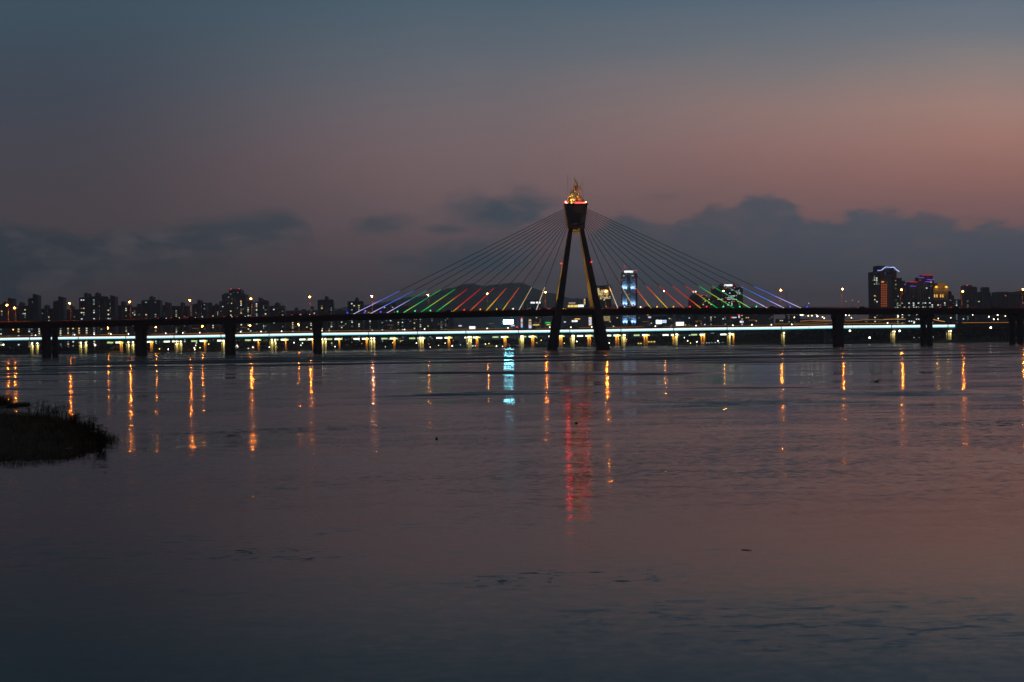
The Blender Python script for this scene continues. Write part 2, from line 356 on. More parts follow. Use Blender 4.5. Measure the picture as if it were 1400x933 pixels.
# ridge behind the city
def make_hills():
    ridge = [(300, 432), (430, 425), (500, 418), (540, 411), (560, 407), (578, 405.5), (590, 402.5), (602, 398.5), (612, 395), (625, 392), (636, 389), (646, 387.5), (655, 390.5), (664, 391.5), (674, 390), (684, 389.5), (692, 387.5), (702, 386.8), (713, 386.8), (722, 390), (730, 394), (742, 399), (752, 401.5), (766, 404), (780, 408), (793, 408.5), (806, 411), (825, 414), (850, 419), (900, 424), (1000, 428)]
    Y = 8600; vs = []; fs = []; rows = 7; rr = random.Random(3)
    import bisect
    xs = [r[0] for r in ridge]
    cols = [300 + i * 4 for i in range(176)]
    for j in range(rows):
        f = j / (rows - 1)
        for px in cols:
            k = min(max(bisect.bisect(xs, px) - 1, 0), len(ridge) - 2); a, b = ridge[k], ridge[k + 1]
            y = a[1] + (b[1] - a[1]) * (px - a[0]) / (b[0] - a[0])
            p = pt(px, y, Y); h = p.z
            z = h * (math.sin(f * math.pi / 2) ** 1.1) + (rr.uniform(-7, 7) if 0 < j < rows - 1 else rr.uniform(-1.3, 1.3))
            vs.append((p.x * (1 - 0.12 * (1 - f)), Y - 1500 * (1 - f), max(0.5, z) if j else 0.5))
    n = len(cols)
    for j in range(rows - 1):
        for i in range(n - 1): fs.append((j * n + i, j * n + i + 1, (j + 1) * n + i + 1, (j + 1) * n + i))
    o = len(vs)
    for i in range(n): v = vs[(rows - 1) * n + i]; vs.append((v[0] * 1.02, Y + 900, 0.5))
    for i in range(n - 1): fs.append(((rows - 1) * n + i, (rows - 1) * n + i + 1, o + i + 1, o + i))
    mb = MB(); mb.add(vs, fs); mb.build('hills', surf('forested_hill', (0.09, 0.11, 0.08), 0.95, scale=0.02), kind='structure', smooth=True)
make_hills()

# ================================================================== NEAR CABLE-STAYED BRIDGE
BY0, BY1, BYM = 889.0, 921.0, 905.0
prof = [(-350, 443.5), (-180, 441.5), (0, 439.1), (120, 437.0), (200, 435.0), (300, 432.6), (420, 429.6), (520, 426.7), (640, 423.2), (700, 422.2), (790, 420.9), (880, 419.6), (1000, 419.0), (1100, 419.6), (1200, 420.0), (1300, 419.6), (1400, 419.5), (1560, 420), (1750, 421.5)]
PR = [(pt(x, y, BY0).x, pt(x, y, BY0).z) for x, y in prof]
def raw_top(X):
    for (a, za), (b, zb) in zip(PR, PR[1:]):
        if X <= b: break
    return za + (zb - za) * (X - a) / (b - a)
def top_z(X):        # smoothed vertical curve of the deck
    return sum(raw_top(X + d) * wt for d, wt in ((-60, 1), (-40, 2), (-20, 3), (0, 4), (20, 3), (40, 2), (60, 1))) / 16.0
XA, XB = -400.0, 400.0
bridge_o = (pt(790, 479, BYM).x, BYM, 0)
bridge = thing('cable_stayed_bridge', 'long dark cable-stayed bridge with rainbow-lit stays crossing the river in front of the city', 'bridge', bridge_o)
def sweep(name, section, mat, x0=XA, x1=XB, step=10, par=bridge, kind=None, label=None):
    mb = MB(); rings = []; x = x0
    while x <= x1 + 0.01:
        t = top_z(x); rings.append([(x, y, t + z) for y, z in section]); x += step
    mb.loft(rings); return mb.build(name, mat, par, label=label, kind=kind)
DT = -1.05     # road level below the top of the railing
sweep('deck_slab', [(BY0, DT), (BY1, DT), (BY1, DT - .55), (BY0, DT - .55)], CONC_D)
sweep('deck_girder', [(BY0 + 1.6, DT - .552), (BY1 - 1.6, DT - .552), (BY1 - 4.2, DT - 2.9), (BY0 + 3.4, DT - 2.9)], CONC_D)
sweep('road_surface', [(BY0 + .5, DT + .03), (BY1 - .5, DT + .03), (BY1 - .5, DT + .004), (BY0 + .5, DT + .004)], ASPH)
sweep('kerb', [(BY0 - .02, DT + .34), (BY0 + .42, DT + .34), (BY0 + .42, DT + .006), (BY0 - .02, DT + .006)], CONC_D)
sweep('median_barrier', [(BYM - .12, DT + .95), (BYM + .12, DT + .95), (BYM + .32, DT + .035), (BYM - .32, DT + .035)], surf('barrier_paint', (.34, .2, .15), .7))
sweep('far_parapet', [(BY1 - .45, DT + 1.1), (BY1 - .2, DT + 1.1), (BY1 - .2, DT + .035), (BY1 - .45, DT + .035)], surf('barrier_paint2', (.36, .2, .15), .7))
sweep('handrail', [(BY0 + .1, 0.0), (BY0 + .24, 0.0), (BY0 + .24, -.13), (BY0 + .1, -.13)], surf('rail_paint', (.30, .13, .08), .5))
sweep('handrail', [(BY0 + .12, -.36), (BY0 + .2, -.36), (BY0 + .2, -.44), (BY0 + .12, -.44)], STEEL)
mb = MB(); x = XA
while x < XB:
    t = top_z(x); mb.box(x, x + .14, BY0 + .11, BY0 + .25, t + DT + .34, t - .132); x += 2.4
mb.build('rail_post', STEEL, bridge, kind='stuff')
# approach piers
def column_ring(cx, cyy, rx, ry, z, n=8):
    return [(cx + rx * math.cos(math.pi / n + 2 * math.pi * k / n) / math.cos(math.pi / n), cyy + ry * math.sin(math.pi / n + 2 * math.pi * k / n) / math.cos(math.pi / n), z) for k in range(n)]
for px, deep in ((61.5, 20), (189.2, 14), (312, 14), (432.2, 14), (1149.6, 14), (1271.4, 14), (1395, 14), (-66, 14), (1518, 14)):
    X = pt(px, 476, 898).x; tz = top_z(X) + DT - 2.9
    cap = MB(); cap.box(X - 1.9, X + 1.9, 894.5, 898 + deep + 3.5, tz - 1.5, tz - .03)
    cp = cap.build('pier', CONC_D, bridge)
    rows = [898, 898 + deep] if deep == 14 else [898, 903.8, 918]
    for yy in rows:
        c = MB(); r = 1.62 if px != 1149.6 else 1.75
        c.loft([column_ring(X, yy, r, r * .9, z) for z in (-2.5, tz - 5.5)] + [column_ring(X, yy, r + .25, r * .9 + .2, tz - 3), column_ring(X, yy, r + 1.0, r + .2, tz - 1.504)])
        c.build('column', CONC_D, cp)
        c = MB(); c.box(X - 2.6, X + 2.6, yy - 2.5, yy + 2.5, -2.5, .55); c.build('footing', CONC_D, cp) if False else None
# pylon: four legs leaning together under a flaring head
bl = pt(756.4, 479, 877); br = pt(828.6, 478.6, 877); tl = pt(780.2, 313, 901); tr = pt(795.3, 313, 901); ZT = tl.z
def leg(b0, t0, yb, yt):
    m = MB(); rings = []
    for k in range(7):
        f = k / 6.0; z = -2.5 + (ZT + 2.5) * f; cx = b0.x + (t0.x - b0.x) * ((z) / ZT); yy = yb + (yt - yb) * (z / ZT); a = 2.32 - 1.08 * f; d = 2.4 - .9 * f
        rings.append([(cx - a, yy - d, z), (cx + a, yy - d, z), (cx + a, yy + d, z), (cx - a, yy + d, z)])
    m.loft(rings); return m
for b0, t0 in ((bl, tl), (br, tr)):
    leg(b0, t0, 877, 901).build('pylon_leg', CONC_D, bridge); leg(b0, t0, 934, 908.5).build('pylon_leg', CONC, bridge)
cxh = (tl.x + tr.x) / 2; H0 = ZT - 0.6; H1 = pt(787, 280, 900).z
h = MB()
def rect(cx, hx, y0, y1, z): return [(cx - hx, y0, z), (cx + hx, y0, z), (cx + hx, y1, z), (cx - hx, y1, z)]
s_ = 2133 / 899.0
h.loft([rect(cxh, 10.9 / s_, 899.3, 910.7, H0), rect(cxh, 12.2 / s_, 898.4, 911.6, H0 + 4), rect(cxh, 15.2 / s_, 897.2, 912.8, H1 - 1.2), rect(cxh, 15.3 / s_, 897.1, 912.9, H1)])
head = h.build('pylon_head', CONC, bridge)
# frame, niche, ledge and a dark wedge for the shadow on the head's front face
p = MB(); p.box(cxh - 6.0, cxh - 4.6, 896.6, 897.25, H1 - 6, H1 - .3); p.box(cxh + 4.6, cxh + 6.0, 896.6, 897.25, H1 - 6, H1 - .3); p.box(cxh - 4.58, cxh + 4.58, 896.6, 897.25, H1 - 1.2, H1 - .3)
p.build('head_rib', CONC, head)
p = MB(); p.box(cxh - 2.6, cxh + 2.4, 897.1, 898.6, H0 + 3.7, H0 + 4.9); p.build('niche', GLASS_D, head)
p = MB(); p.box(cxh - 6.9, cxh + 6.9, 896.9, 913.1, H1 + .002, H1 + .5); p.build('head_rim', CONC_D, head)
p = MB(); p.add([(cxh - 4.7, 898.7, H0 + .2), (cxh + 4.75, 898.55, H0 + .2), (cxh + 5.0, 898.0, H0 + 3.0), (cxh - 4.7, 898.9, H0 + .5), (cxh - 4.7, 900, H0 + .2), (cxh + 4.75, 900, H0 + .2), (cxh + 5.0, 900, H0 + 3.0), (cxh - 4.7, 900, H0 + .5)],
                [(0, 1, 2, 3), (4, 7, 6, 5), (3, 2, 6, 7), (0, 4, 5, 1), (1, 5, 6, 2), (0, 3, 7, 4)]); p.build('head_shadow_wedge', CONC_D, head)  # dark wedge standing in for the diagonal shadow across the head
p = MB(); p.box(cxh - 2.0, cxh + 2.0, 907.2, 908.2, H0 - 1.2, H0 - .003); p.build('cross_beam', CONC_P, bridge)
for px, z in ((767.0, 360.5), (808.8, 358.3)):
    q = pt(px, z, 890); p = MB(); p.ball(q, .42); p.box(q.x - .12, q.x + .9 * (1 if px < 780 else -1) if px < 780 else q.x + .12, 889.9, 890.1, q.z - .25, q.z - .1) if px < 780 else p.box(q.x - .9, q.x + .12, 889.9, 890.1, q.z - .25, q.z - .1)
    p.build('aviation_light', RED, bridge)
# stays
def stay(px, py, hx, hy, stops, ci):
    a = pt(px, py, 903.0); a.z = top_z(a.x) - .45; b = pt(hx, hy, 903.0)
    m = MB(); m.tube([a, b], .16, 6); c = m.build('stay_cable', CABLE, bridge)
    f = (a.z + 13.0 - a.z) / (b.z - a.z); e = a + (b - a) * f
    m = MB(); m.tube([a, e], .19, 6); m.build('led_sleeve', led('stay_light', [(i / (len(stops) - 1), tuple(v * (1.25 - .13 * i) for v in lin(s))) for i, s in enumerate(stops)], LEDS), c, label=ci)  # colours dim upward to paint the fade of projected light
    return a
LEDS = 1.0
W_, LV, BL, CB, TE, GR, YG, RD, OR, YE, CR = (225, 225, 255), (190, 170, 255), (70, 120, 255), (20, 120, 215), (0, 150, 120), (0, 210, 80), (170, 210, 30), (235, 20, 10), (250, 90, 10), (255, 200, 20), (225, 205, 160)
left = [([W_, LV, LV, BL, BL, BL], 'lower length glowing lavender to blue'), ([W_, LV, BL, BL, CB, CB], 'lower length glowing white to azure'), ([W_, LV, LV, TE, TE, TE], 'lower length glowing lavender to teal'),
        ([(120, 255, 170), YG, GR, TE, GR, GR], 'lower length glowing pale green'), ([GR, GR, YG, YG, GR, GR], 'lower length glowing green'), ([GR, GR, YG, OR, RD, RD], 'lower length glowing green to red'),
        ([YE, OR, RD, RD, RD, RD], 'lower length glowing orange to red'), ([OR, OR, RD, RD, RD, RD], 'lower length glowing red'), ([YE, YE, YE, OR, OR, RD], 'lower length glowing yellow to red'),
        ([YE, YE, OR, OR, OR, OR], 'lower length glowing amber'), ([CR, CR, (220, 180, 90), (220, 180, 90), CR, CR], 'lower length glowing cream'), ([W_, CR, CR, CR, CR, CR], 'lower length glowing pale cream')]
ALX = [483.2, 506.6, 528.6, 551.6, 575.5, 596.6, 619.7, 642.6, 664.8, 687, 709.5, 733.4]
ARX = [1095, 1072, 1049, 1025.6, 1003, 980.5, 957.7, 935, 912.4, 890, 867.5, 845]
FLC = [(40, 60, 255), (60, 80, 255), (60, 80, 255), (40, 220, 120), (40, 220, 120), (60, 220, 130), (255, 60, 50), (250, 50, 40), (240, 150, 20), (240, 170, 30), (255, 240, 220), (230, 240, 220)]
for i in range(12):
    f = i / 11.0
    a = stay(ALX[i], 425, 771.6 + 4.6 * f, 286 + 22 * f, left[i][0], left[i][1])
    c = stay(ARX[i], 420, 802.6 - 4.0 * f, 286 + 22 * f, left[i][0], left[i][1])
    for a_, sgn, side in ((a, -1, 'left'), (c, 1, 'right')):
        X = a_.x + sgn * 3.4; z = top_z(X) + DT
        fl = thing('floodlight', f'small floodlight at the foot of the {ORD[11 - i]} stay {side} of the pylon', 'floodlight', (X, 902, z + .1), 'floodlights at the feet of the stays')
        m = MB(); m.box(X - .12, X + .12, 901.9, 902.1, z + .035, z + 1.0); m.build('bracket', STEEL, fl)
        m = MB(); m.box(X - .33, X + .33, 901.7, 902.3, z + 1.002, z + 1.6, top=(z + 1.5, z + 1.75)); m.build('lamp_head', glow('flood%d' % i, lin(FLC[i]), 3.2), fl)

# golden floodlighting of the rear legs and of the head (fixtures on the deck and at the feet of the legs)
dk = top_z(cxh) + DT
for X, tgt in ((bl.x + 8, (tl.x, 909, 70)), (br.x - 20, (tr.x, 909, 70))):
    for k in (0, 1):
        yy = 900 + 8 * k
        fl = thing('floodlight', 'golden floodlight on the deck aimed at the %s rear pylon leg, %s of two' % ('left' if tgt[0] < cxh else 'right', 'nearer' if k == 0 else 'farther'), 'floodlight', (X - 6, yy, dk + .1), 'golden floodlights lighting the pylon')
        m = MB(); m.box(X - 6.3, X - 5.7, yy - .3, yy + .3, dk + .035, dk + .6); m.build('housing', STEEL, fl)
        link_light('leg_spot', 'SPOT', (X - 6, yy, dk + .9), 26000, (1, .52, .06), fl, .3, (tgt[0] + (0 if X < cxh else 0), 921 - 9 * k, 34 + 24 * k), 50)

for (sx_, sy_, tx_, pw_, an_, wh_) in ((cxh - 8, 888.0, cxh - 1, 14000, 26, 'left of the pylon, aimed at the front of its head'), (cxh - 34, 904, cxh - 5, 90000, 20, 'far left of the pylon, aimed at the side of its head')):
    zf = top_z(sx_) + DT
    fl = thing('floodlight', 'floodlight on the deck ' + wh_, 'floodlight', (sx_, sy_ + 1.6, zf), 'golden floodlights lighting the pylon')
    m = MB(); m.box(sx_ - .4, sx_ + .4, sy_ + 1.3, sy_ + 1.9, zf + .35, zf + .9); m.build('housing', STEEL, fl)
    link_light('head_spot', 'SPOT', (sx_, sy_ + 1.6, zf + 1.2), pw_, (1, .62, .15) if pw_ < 20000 else (1, .28, .03), fl, .4, (tx_, 902, H0 + 5), an_)
# flame sculpture
def make_flame():
    zc = H1 + .5; base = (cxh - .3, 905.0, zc)
    fl = thing('flame_sculpture', 'golden flame sculpture of twisted metal tongues standing on top of the bridge pylon', 'sculpture', base)
    rr = random.Random(11)
    def tongue(r0, ph, tw, hgt, rb, lean=(0, 0), n=9, flat=1.0):
        pts = []; rad = []
        for k in range(n):
            f = k / (n - 1); z = zc + hgt * f
            env = (1.0 + .22 * math.sin(f * 3.1)) * (1 - f ** 2.3 * .86)
            a = ph + tw * f; r = r0 * env
            pts.append((base[0] + r * math.cos(a) + lean[0] * f ** 2 + .35 * math.sin(f * 7 + ph), base[1] + r * math.sin(a) + lean[1] * f ** 2, z)); rad.append(rb * (1 - f * .86))
        return pts, rad
    for k in range(44):
        hgt = rr.uniform(4.2, 9.0) if k > 12 else rr.uniform(8.2, 11.2)
        pts, rad = tongue(rr.uniform(2.2, 4.3), rr.uniform(0, 6.28), rr.uniform(-2.0, 2.4), hgt, rr.uniform(.12, .26))
        m = MB(); m.tube(pts, rad, 5); m.build('flame_tongue', GOLD if k % 5 < 3 else GOLD_D, fl, smooth=True)
    # wavy ring bands that hold the tongues
    for k in range(7):
        z = zc + .6 + k * 1.05; r = 4.0 * (1 - (k / 9.0) ** 1.5 * .8); m = MB(); m.tube([(base[0] + r * (1 + .08 * math.sin(5 * a + k)) * math.cos(a), base[1] + r * math.sin(a), z + .55 * math.sin(a * 3 + k * 1.7)) for a in [2 * math.pi * j / 24 for j in range(25)]], .12, 5, False)
        m.build('ring_band', GOLD, fl, smooth=True)
    # inner leafy plates that catch the light
    for k in range(30):
        a = rr.uniform(0, 6.28); z = zc + rr.uniform(.3, 8.5); r = 3.6 * (1 - ((z - zc) / 10.5) ** 2.0 * .75) * rr.uniform(.5, 1)
        c = Vector((base[0] + r * math.cos(a), base[1] + r * math.sin(a), z)); t1 = Vector((-math.sin(a), math.cos(a), rr.uniform(-.5, .5))); up = Vector((rr.uniform(-.3, .3), rr.uniform(-.3, .3), 1)); wv = rr.uniform(.3, .75); hv = rr.uniform(.6, 1.4)
        nn = t1.cross(up).normalized() * .05
        m = MB(); q = [c - t1 * wv * .6, c + up * hv * .1 + t1 * wv, c + up * hv, c - t1 * wv * .3 + up * hv * .55]
        m.add([v - nn for v in q] + [v + nn for v in q], [(0, 1, 2, 3), (7, 6, 5, 4), (0, 4, 5, 1), (1, 5, 6, 2), (2, 6, 7, 3), (3, 7, 4, 0)]); m.build('flame_leaf', GOLD if k % 2 else GOLD_D, fl)
    # the tall crooked tip
    tip = [(787.2, 262), (786.0, 257), (788.8, 252.6), (788.2, 249.6), (785.9, 246.6), (785.5, 242.2)]
    m = MB(); m.tube([pt(x, y, 905) for x, y in tip], [.75, .62, .52, .42, .28, .06], 6); m.build('flame_tip', GOLD, fl, smooth=True)
    tip = [(787.6, 260), (789.6, 256), (789.4, 252), (788.0, 248.6)]
    m = MB(); m.tube([pt(x, y, 905.6) for x, y in tip], [.6, .5, .4, .12], 6); m.build('flame_tip', GOLD, fl, smooth=True)
    tip = [(786.2, 258), (783.8, 255.5), (784.8, 252.5), (786.4, 250.2)]
    m = MB(); m.tube([pt(x, y, 904.4) for x, y in tip], [.5, .42, .3, .08], 6); m.build('flame_tip', GOLD, fl, smooth=True)
    for q in ([(793.5, 264), (794.4, 258.5), (793.2, 255), (794.9, 251)], [(791.5, 261), (792.6, 256), (792.0, 253)], [(780.5, 266), (781.2, 260), (780.4, 257)]):
        m = MB(); m.tube([pt(x, y, 905) for x, y in q], [.35, .28, .16, .05][:len(q)] if len(q) == 4 else [.3, .2, .06], 5); m.build('flame_tongue', GOLD, fl, smooth=True)
    for X, c, pw, fy in ((cxh - 5.2, (1, .82, .22), 3600, .9), (cxh - 2.6, (1, .88, .35), 1900, .9), (cxh + 4.4, (1, .45, .10), 700, .6)):
        m = MB(); m.box(X - .5, X + .5, 898.0, 898.6, zc + .02, zc + .5); m.build('uplight', glow('uplight_face', (1, .85, .35), 2.2, False), fl)
        link_light('flame_light', 'SPOT', (X, 898.5, zc + .7), pw, c, fl, .4, (cxh - .4, 904.5, zc + 7.5), 95, .8)
    link_light('flame_light', 'POINT', (cxh - 1, 905, zc + .6), 200, (1, .7, .15), fl, .5)
    for X in (cxh - 4.7, cxh + 4.2):
        m = MB(); m.tube([(X, 900, zc), (X, 900, zc + 16.5)], .05, 4); m.build('lightning_rod', STEEL, fl)
make_flame()
# red obstruction lamps on the rim of the head
REDH = glow('red_rim_lamp', (1, .015, .02), 130, True)
REDB = glow('red_rim_bar', (1, .015, .015), 24, True)
for i, (x, wd, mt, lb) in enumerate(((773.4, .55, REDH, 'bright red lamp on the left corner of the pylon head'), (800.9, .4, glow('orange_rim_lamp', (1, .12, .03), 60, True), 'orange-red lamp on the right corner of the pylon head'))):
    q = pt(x, 278.6, 898); o = thing('obstruction_lamp', lb, 'lamp', (q.x, 898, H1 + .5), 'red lamps on the pylon head')
    m = MB(); m.tube([(q.x, 898, H1 + .5), (q.x, 898, H1 + .72)], .2, 6); m.build('lamp_base', STEEL, o)
    m = MB(); m.ball((q.x, 898, H1 + .74 + wd), wd); m.build('lamp_globe', mt, o)
o = thing('red_light_bar', 'red light bar along the pylon head rim under the flame', 'lamp', (cxh + 1.9, 897.6, H1 + .5))
for k in range(9):
    X = cxh - .6 + k * .58; m = MB(); m.box(X, X + .5, 897.3, 897.6, H1 + .502, H1 + 1.0); m.build('lamp_unit', REDB, o)

# street lamps on the bridge
def street_lamp(px, py, label, Yp=906.4, arm=-2.4, mat=SODIUM, r=.62):
    head = pt(px, py, Yp + arm); X = head.x; zr = top_z(X) + DT + .03
    o = thing('street_lamp', label, 'street lamp', (X, Yp, zr), 'orange street lamps on the near bridge')
    m = MB(); m.tube([(X, Yp, zr), (X, Yp, zr + 3), (X, Yp, head.z - .3)], [.17, .14, .10], 6); m.build('pole', surf('lamp_pole', (.5, .45, .35), .5), o)
    m = MB(); m.tube([(X, Yp, head.z - .32), (X, Yp + arm * .35, head.z + .28), (X, Yp + arm, head.z + .52)], .08, 5); m.build('arm', STEEL, o)
    m = MB(); m.box(X - .3, X + .3, Yp + arm - .7, Yp + arm + .7, head.z + .45, head.z + .62); m.build('lamp_hood', STEEL, o)
    m = MB(); m.ball(head + Vector((0, .45, 0)), r * 1.25, 2, (1, .3, .95)); m.build('lamp_halo', HALO, o)  # glowing disc added for the orange halo round the bulb
    m = MB(); m.ball(head, r * .52, 1, (1, 1, .8)); m.build('lamp_globe', mat, o)
    return o
LS = [(9.4, 417), (95, 415), (177, 413), (259.7, 411.2), (343, 408.6), (423.5, 406.3), (508.5, 405.6), (585.4, 403.6), (666, 401.8), (745.7, 400)]
for i, (x, y) in enumerate(LS):
    street_lamp(x, y, f'orange street lamp on the near bridge, {ORD[len(LS) - 1 - i]} to the left of the pylon', mat=PINKL if i == 6 else (glow('sodium_dim', (1, .28, .05), 480, True) if i in (7, 8) else SODIUM), r=.5 if i in (7, 8) else .62)
RS = [(828.5, 398.4), (908, 398.3), (989, 398), (1067.6, 397.3), (1152, 395.5), (1232.6, 396.3), (1316.3, 398.5), (1399, 396)]
for i, (x, y) in enumerate(RS):
    street_lamp(x, y, f'orange street lamp on the near bridge, {ORD[i]} to the right of the pylon' if i else 'orange street lamp just right of the right pylon legs, brightest on the bridge', r=.95 if i == 0 else (.5 if i in (1, 2) else .62), mat=SODIUM if i not in (1, 2) else MATS['sodium_dim'])
o = street_lamp(19.5, 421.6, 'lower orange street lamp, second from the left end of the near bridge')
q = MB(); a = pt(1075.6, 398, 914); q.tube([(a.x, 914, top_z(a.x) + DT), (a.x, 914, a.z)], .09, 5); ob = q.build('signal_mast', STEEL, loc=(a.x, 914, top_z(a.x) + DT)); tag(ob, 'slim dark bare mast on the near bridge beside the fourth lamp right of the pylon', 'mast')

# cars on the bridge
def make_car():
    o = thing('car', '', 'car', (0, 0, 0), 'cars crossing the near bridge')
    prof = [(-2.2, .35), (-2.25, .75), (-2.1, .95), (-1.25, 1.0), (-.65, 1.42), (.75, 1.45), (1.45, 1.02), (2.15, .93), (2.25, .6), (2.2, .35)]
    m = MB(); m.loft([[(x, -.9 + (.06 if z < .9 else .16 * (z - .9) / .5), z) for x, z in prof], [(x, .9 - (.06 if z < .9 else .16 * (z - .9) / .5), z) for x, z in prof]]); m.build('car_body', surf('car_paint', (.12, .12, .13), .3, .3), o)
    for s in (-1, 1):
        m = MB(); y = s * .90; m.add([(-1.05, y, 1.02), (1.2, y, 1.02), (.7, s * .80, 1.36), (-.6, s * .80, 1.36)], [(0, 1, 2, 3)]); m.build('side_window', GLASS_D, o)
        for x in (-1.4, 1.4):
            m = MB(); m.tube([(x, s * .72, .33), (x, s * .93, .33)], .33, 10); m.build('wheel', surf('tyre', (.02, .02, .02), .9), o)
        m = MB(); m.box(2.05, 2.27, s * .62 - .22, s * .62 + .22, .62, .8); m.build('headlight', glow('headlight', (1, .9, .7), 6), o)
        m = MB(); m.box(-2.32, -1.98, s * .70 - .24, s * .70 + .24, .68, .94); m.build('taillight', glow('taillight', (1, .03, .02), 2.2), o)
    return o
car0 = make_car(); first = True
CX = [(240, 'left', 3), (222, '', 3), (262, '', 3), (312, '', 3), (330, '', 3), (405, '', 3), (418, '', 3), (612, '', 1), (727, '', 3), (743, '', 3), (757, '', 3), (850, '', 3), (866, '', 3), (884, '', 3), (1055, '', 3), (1290, '', 3), (1305, '', 3), (1180, '', 1)]
CLAB = ['dark car between the third and fourth lamps from the left, middle of three', 'dark car between the third and fourth lamps from the left, leftmost of three', 'dark car directly below the fourth street lamp from the left end',
        'dark car just above the third pier from the left', 'dark car just left of the fifth street lamp', 'dark car over the left end of the cable-stayed span', 'dark car beside the sixth street lamp from the left',
        'dark car beside the green and red stays left of the pylon', 'dark car by the whitest stay left of the pylon, leftmost of three', 'dark car below the lamp left of the pylon', 'dark car just left of the pylon legs',
        'dark car just right of the pylon by the cream stay', 'dark car in front of the blue-lit tower, middle of three', 'dark car right of the blue-lit tower on the bridge', 'dark car between the two outermost blue stays on the right',
        'dark car in front of the gold-lit domed building', 'dark car at the foot of the second lamp from the right end', 'dark car left of the tall tower with the neon arch']
for (px, _, ln), lb in zip(CX, CLAB):
    c = car0 if first else copy_tree(car0); first = False
    X = pt(px, 425, 894).x; c.location = (X, 893.4 if ln == 3 else 897.2, top_z(X) + DT + .03); c['label'] = lb
    c.rotation_euler = (0, -math.atan((top_z(X + 5) - top_z(X - 5)) / 10), 0)

# ================================================================== SECOND BRIDGE (white light band)
def Y2(px): return 1600.0 / (1 + 0.148 * (px - 700) / F_PX)
bandY = [(-300, 469), (-100, 465.8), (0, 464.0), (100, 462.5), (190, 461.6), (320, 459.3), (420, 457.4), (520, 456.2), (640, 454.5), (750, 453.2), (830, 452.3), (900, 451.0), (1000, 449.6), (1060, 449.0), (1150, 447.2), (1250, 446.6), (1305, 445.9), (1400, 445.5), (1600, 444.5)]
def interp(tab, x):
    for (a, ya), (b, yb) in zip(tab, tab[1:]):
        if x <= b: return ya + (yb - ya) * (x - a) / (b - a)
    return tab[-1][1]
def band(px): return (interp(bandY, px - 35) + interp(bandY, px) * 2 + interp(bandY, px + 35)) / 4.0
o2 = pt(709, 476.3, Y2(709)); rail = thing('rail_bridge', 'long low bridge on paired columns with a glowing white light band along its deck', 'bridge', (o2.x, o2.y, 0))
def sweep2(name, sec, mat, x0, x1, par, step=12, Yf=Y2, f=band, label=None, kind=None):
    mb = MB(); rings = []; n = max(1, int(round((x1 - x0) / step)))
    for i in range(n + 1):
        px = x0 + (x1 - x0) * i / n; Y = Yf(px); c = pt(px, f(px), Y)
        rings.append([(c.x + d * .146 * (1 if Yf is Y2 else 0), Y + d, c.z + z) for d, z in sec])
    mb.loft(rings); return mb.build(name, mat, par, label=label, kind=kind)
PX2 = [-29, 43, 107, 172, 238, 302, 368, 437, 504, 571, 637, 709, 779, 849, 921, 994, 1068, 1145, 1219, 1296]
PX2[1] = 40.5
sweep2('deck_girder', [(.25, 1.35), (14, 1.35), (14, -1.6), (12, -3.2), (2, -3.2), (.25, -1.6)], CONC_D, -300, 1600, rail)
sweep2('edge_beam', [(0, 2.2), (.6, 2.2), (.6, 1.352), (0, 1.352)], CONC_D, -300, 1600, rail)
sweep2('far_parapet', [(13.2, 3.1), (13.8, 3.1), (13.8, 1.36), (13.2, 1.36)], CONC_D, -300, 1600, rail)
BW = glow('band_white', (.93, 1, .98), 1.3); BC = glow('band_cyan', (.25, .82, .92), 1.1)
for a, b in zip(PX2, PX2[1:] + [1306]):
    if a < 0: a = -40
    if a >= 1306: continue
    lp = sweep2('light_panel', [(-.12, 1.3), (.24, 1.3), (.24, -.35), (-.12, -.35)], BW, a + .45, b - .45, rail)
    sweep2('lower_strip', [(-.10, -.352), (.24, -.352), (.24, -1.25), (-.10, -1.25)], BC, a + .45, b - .45, lp)
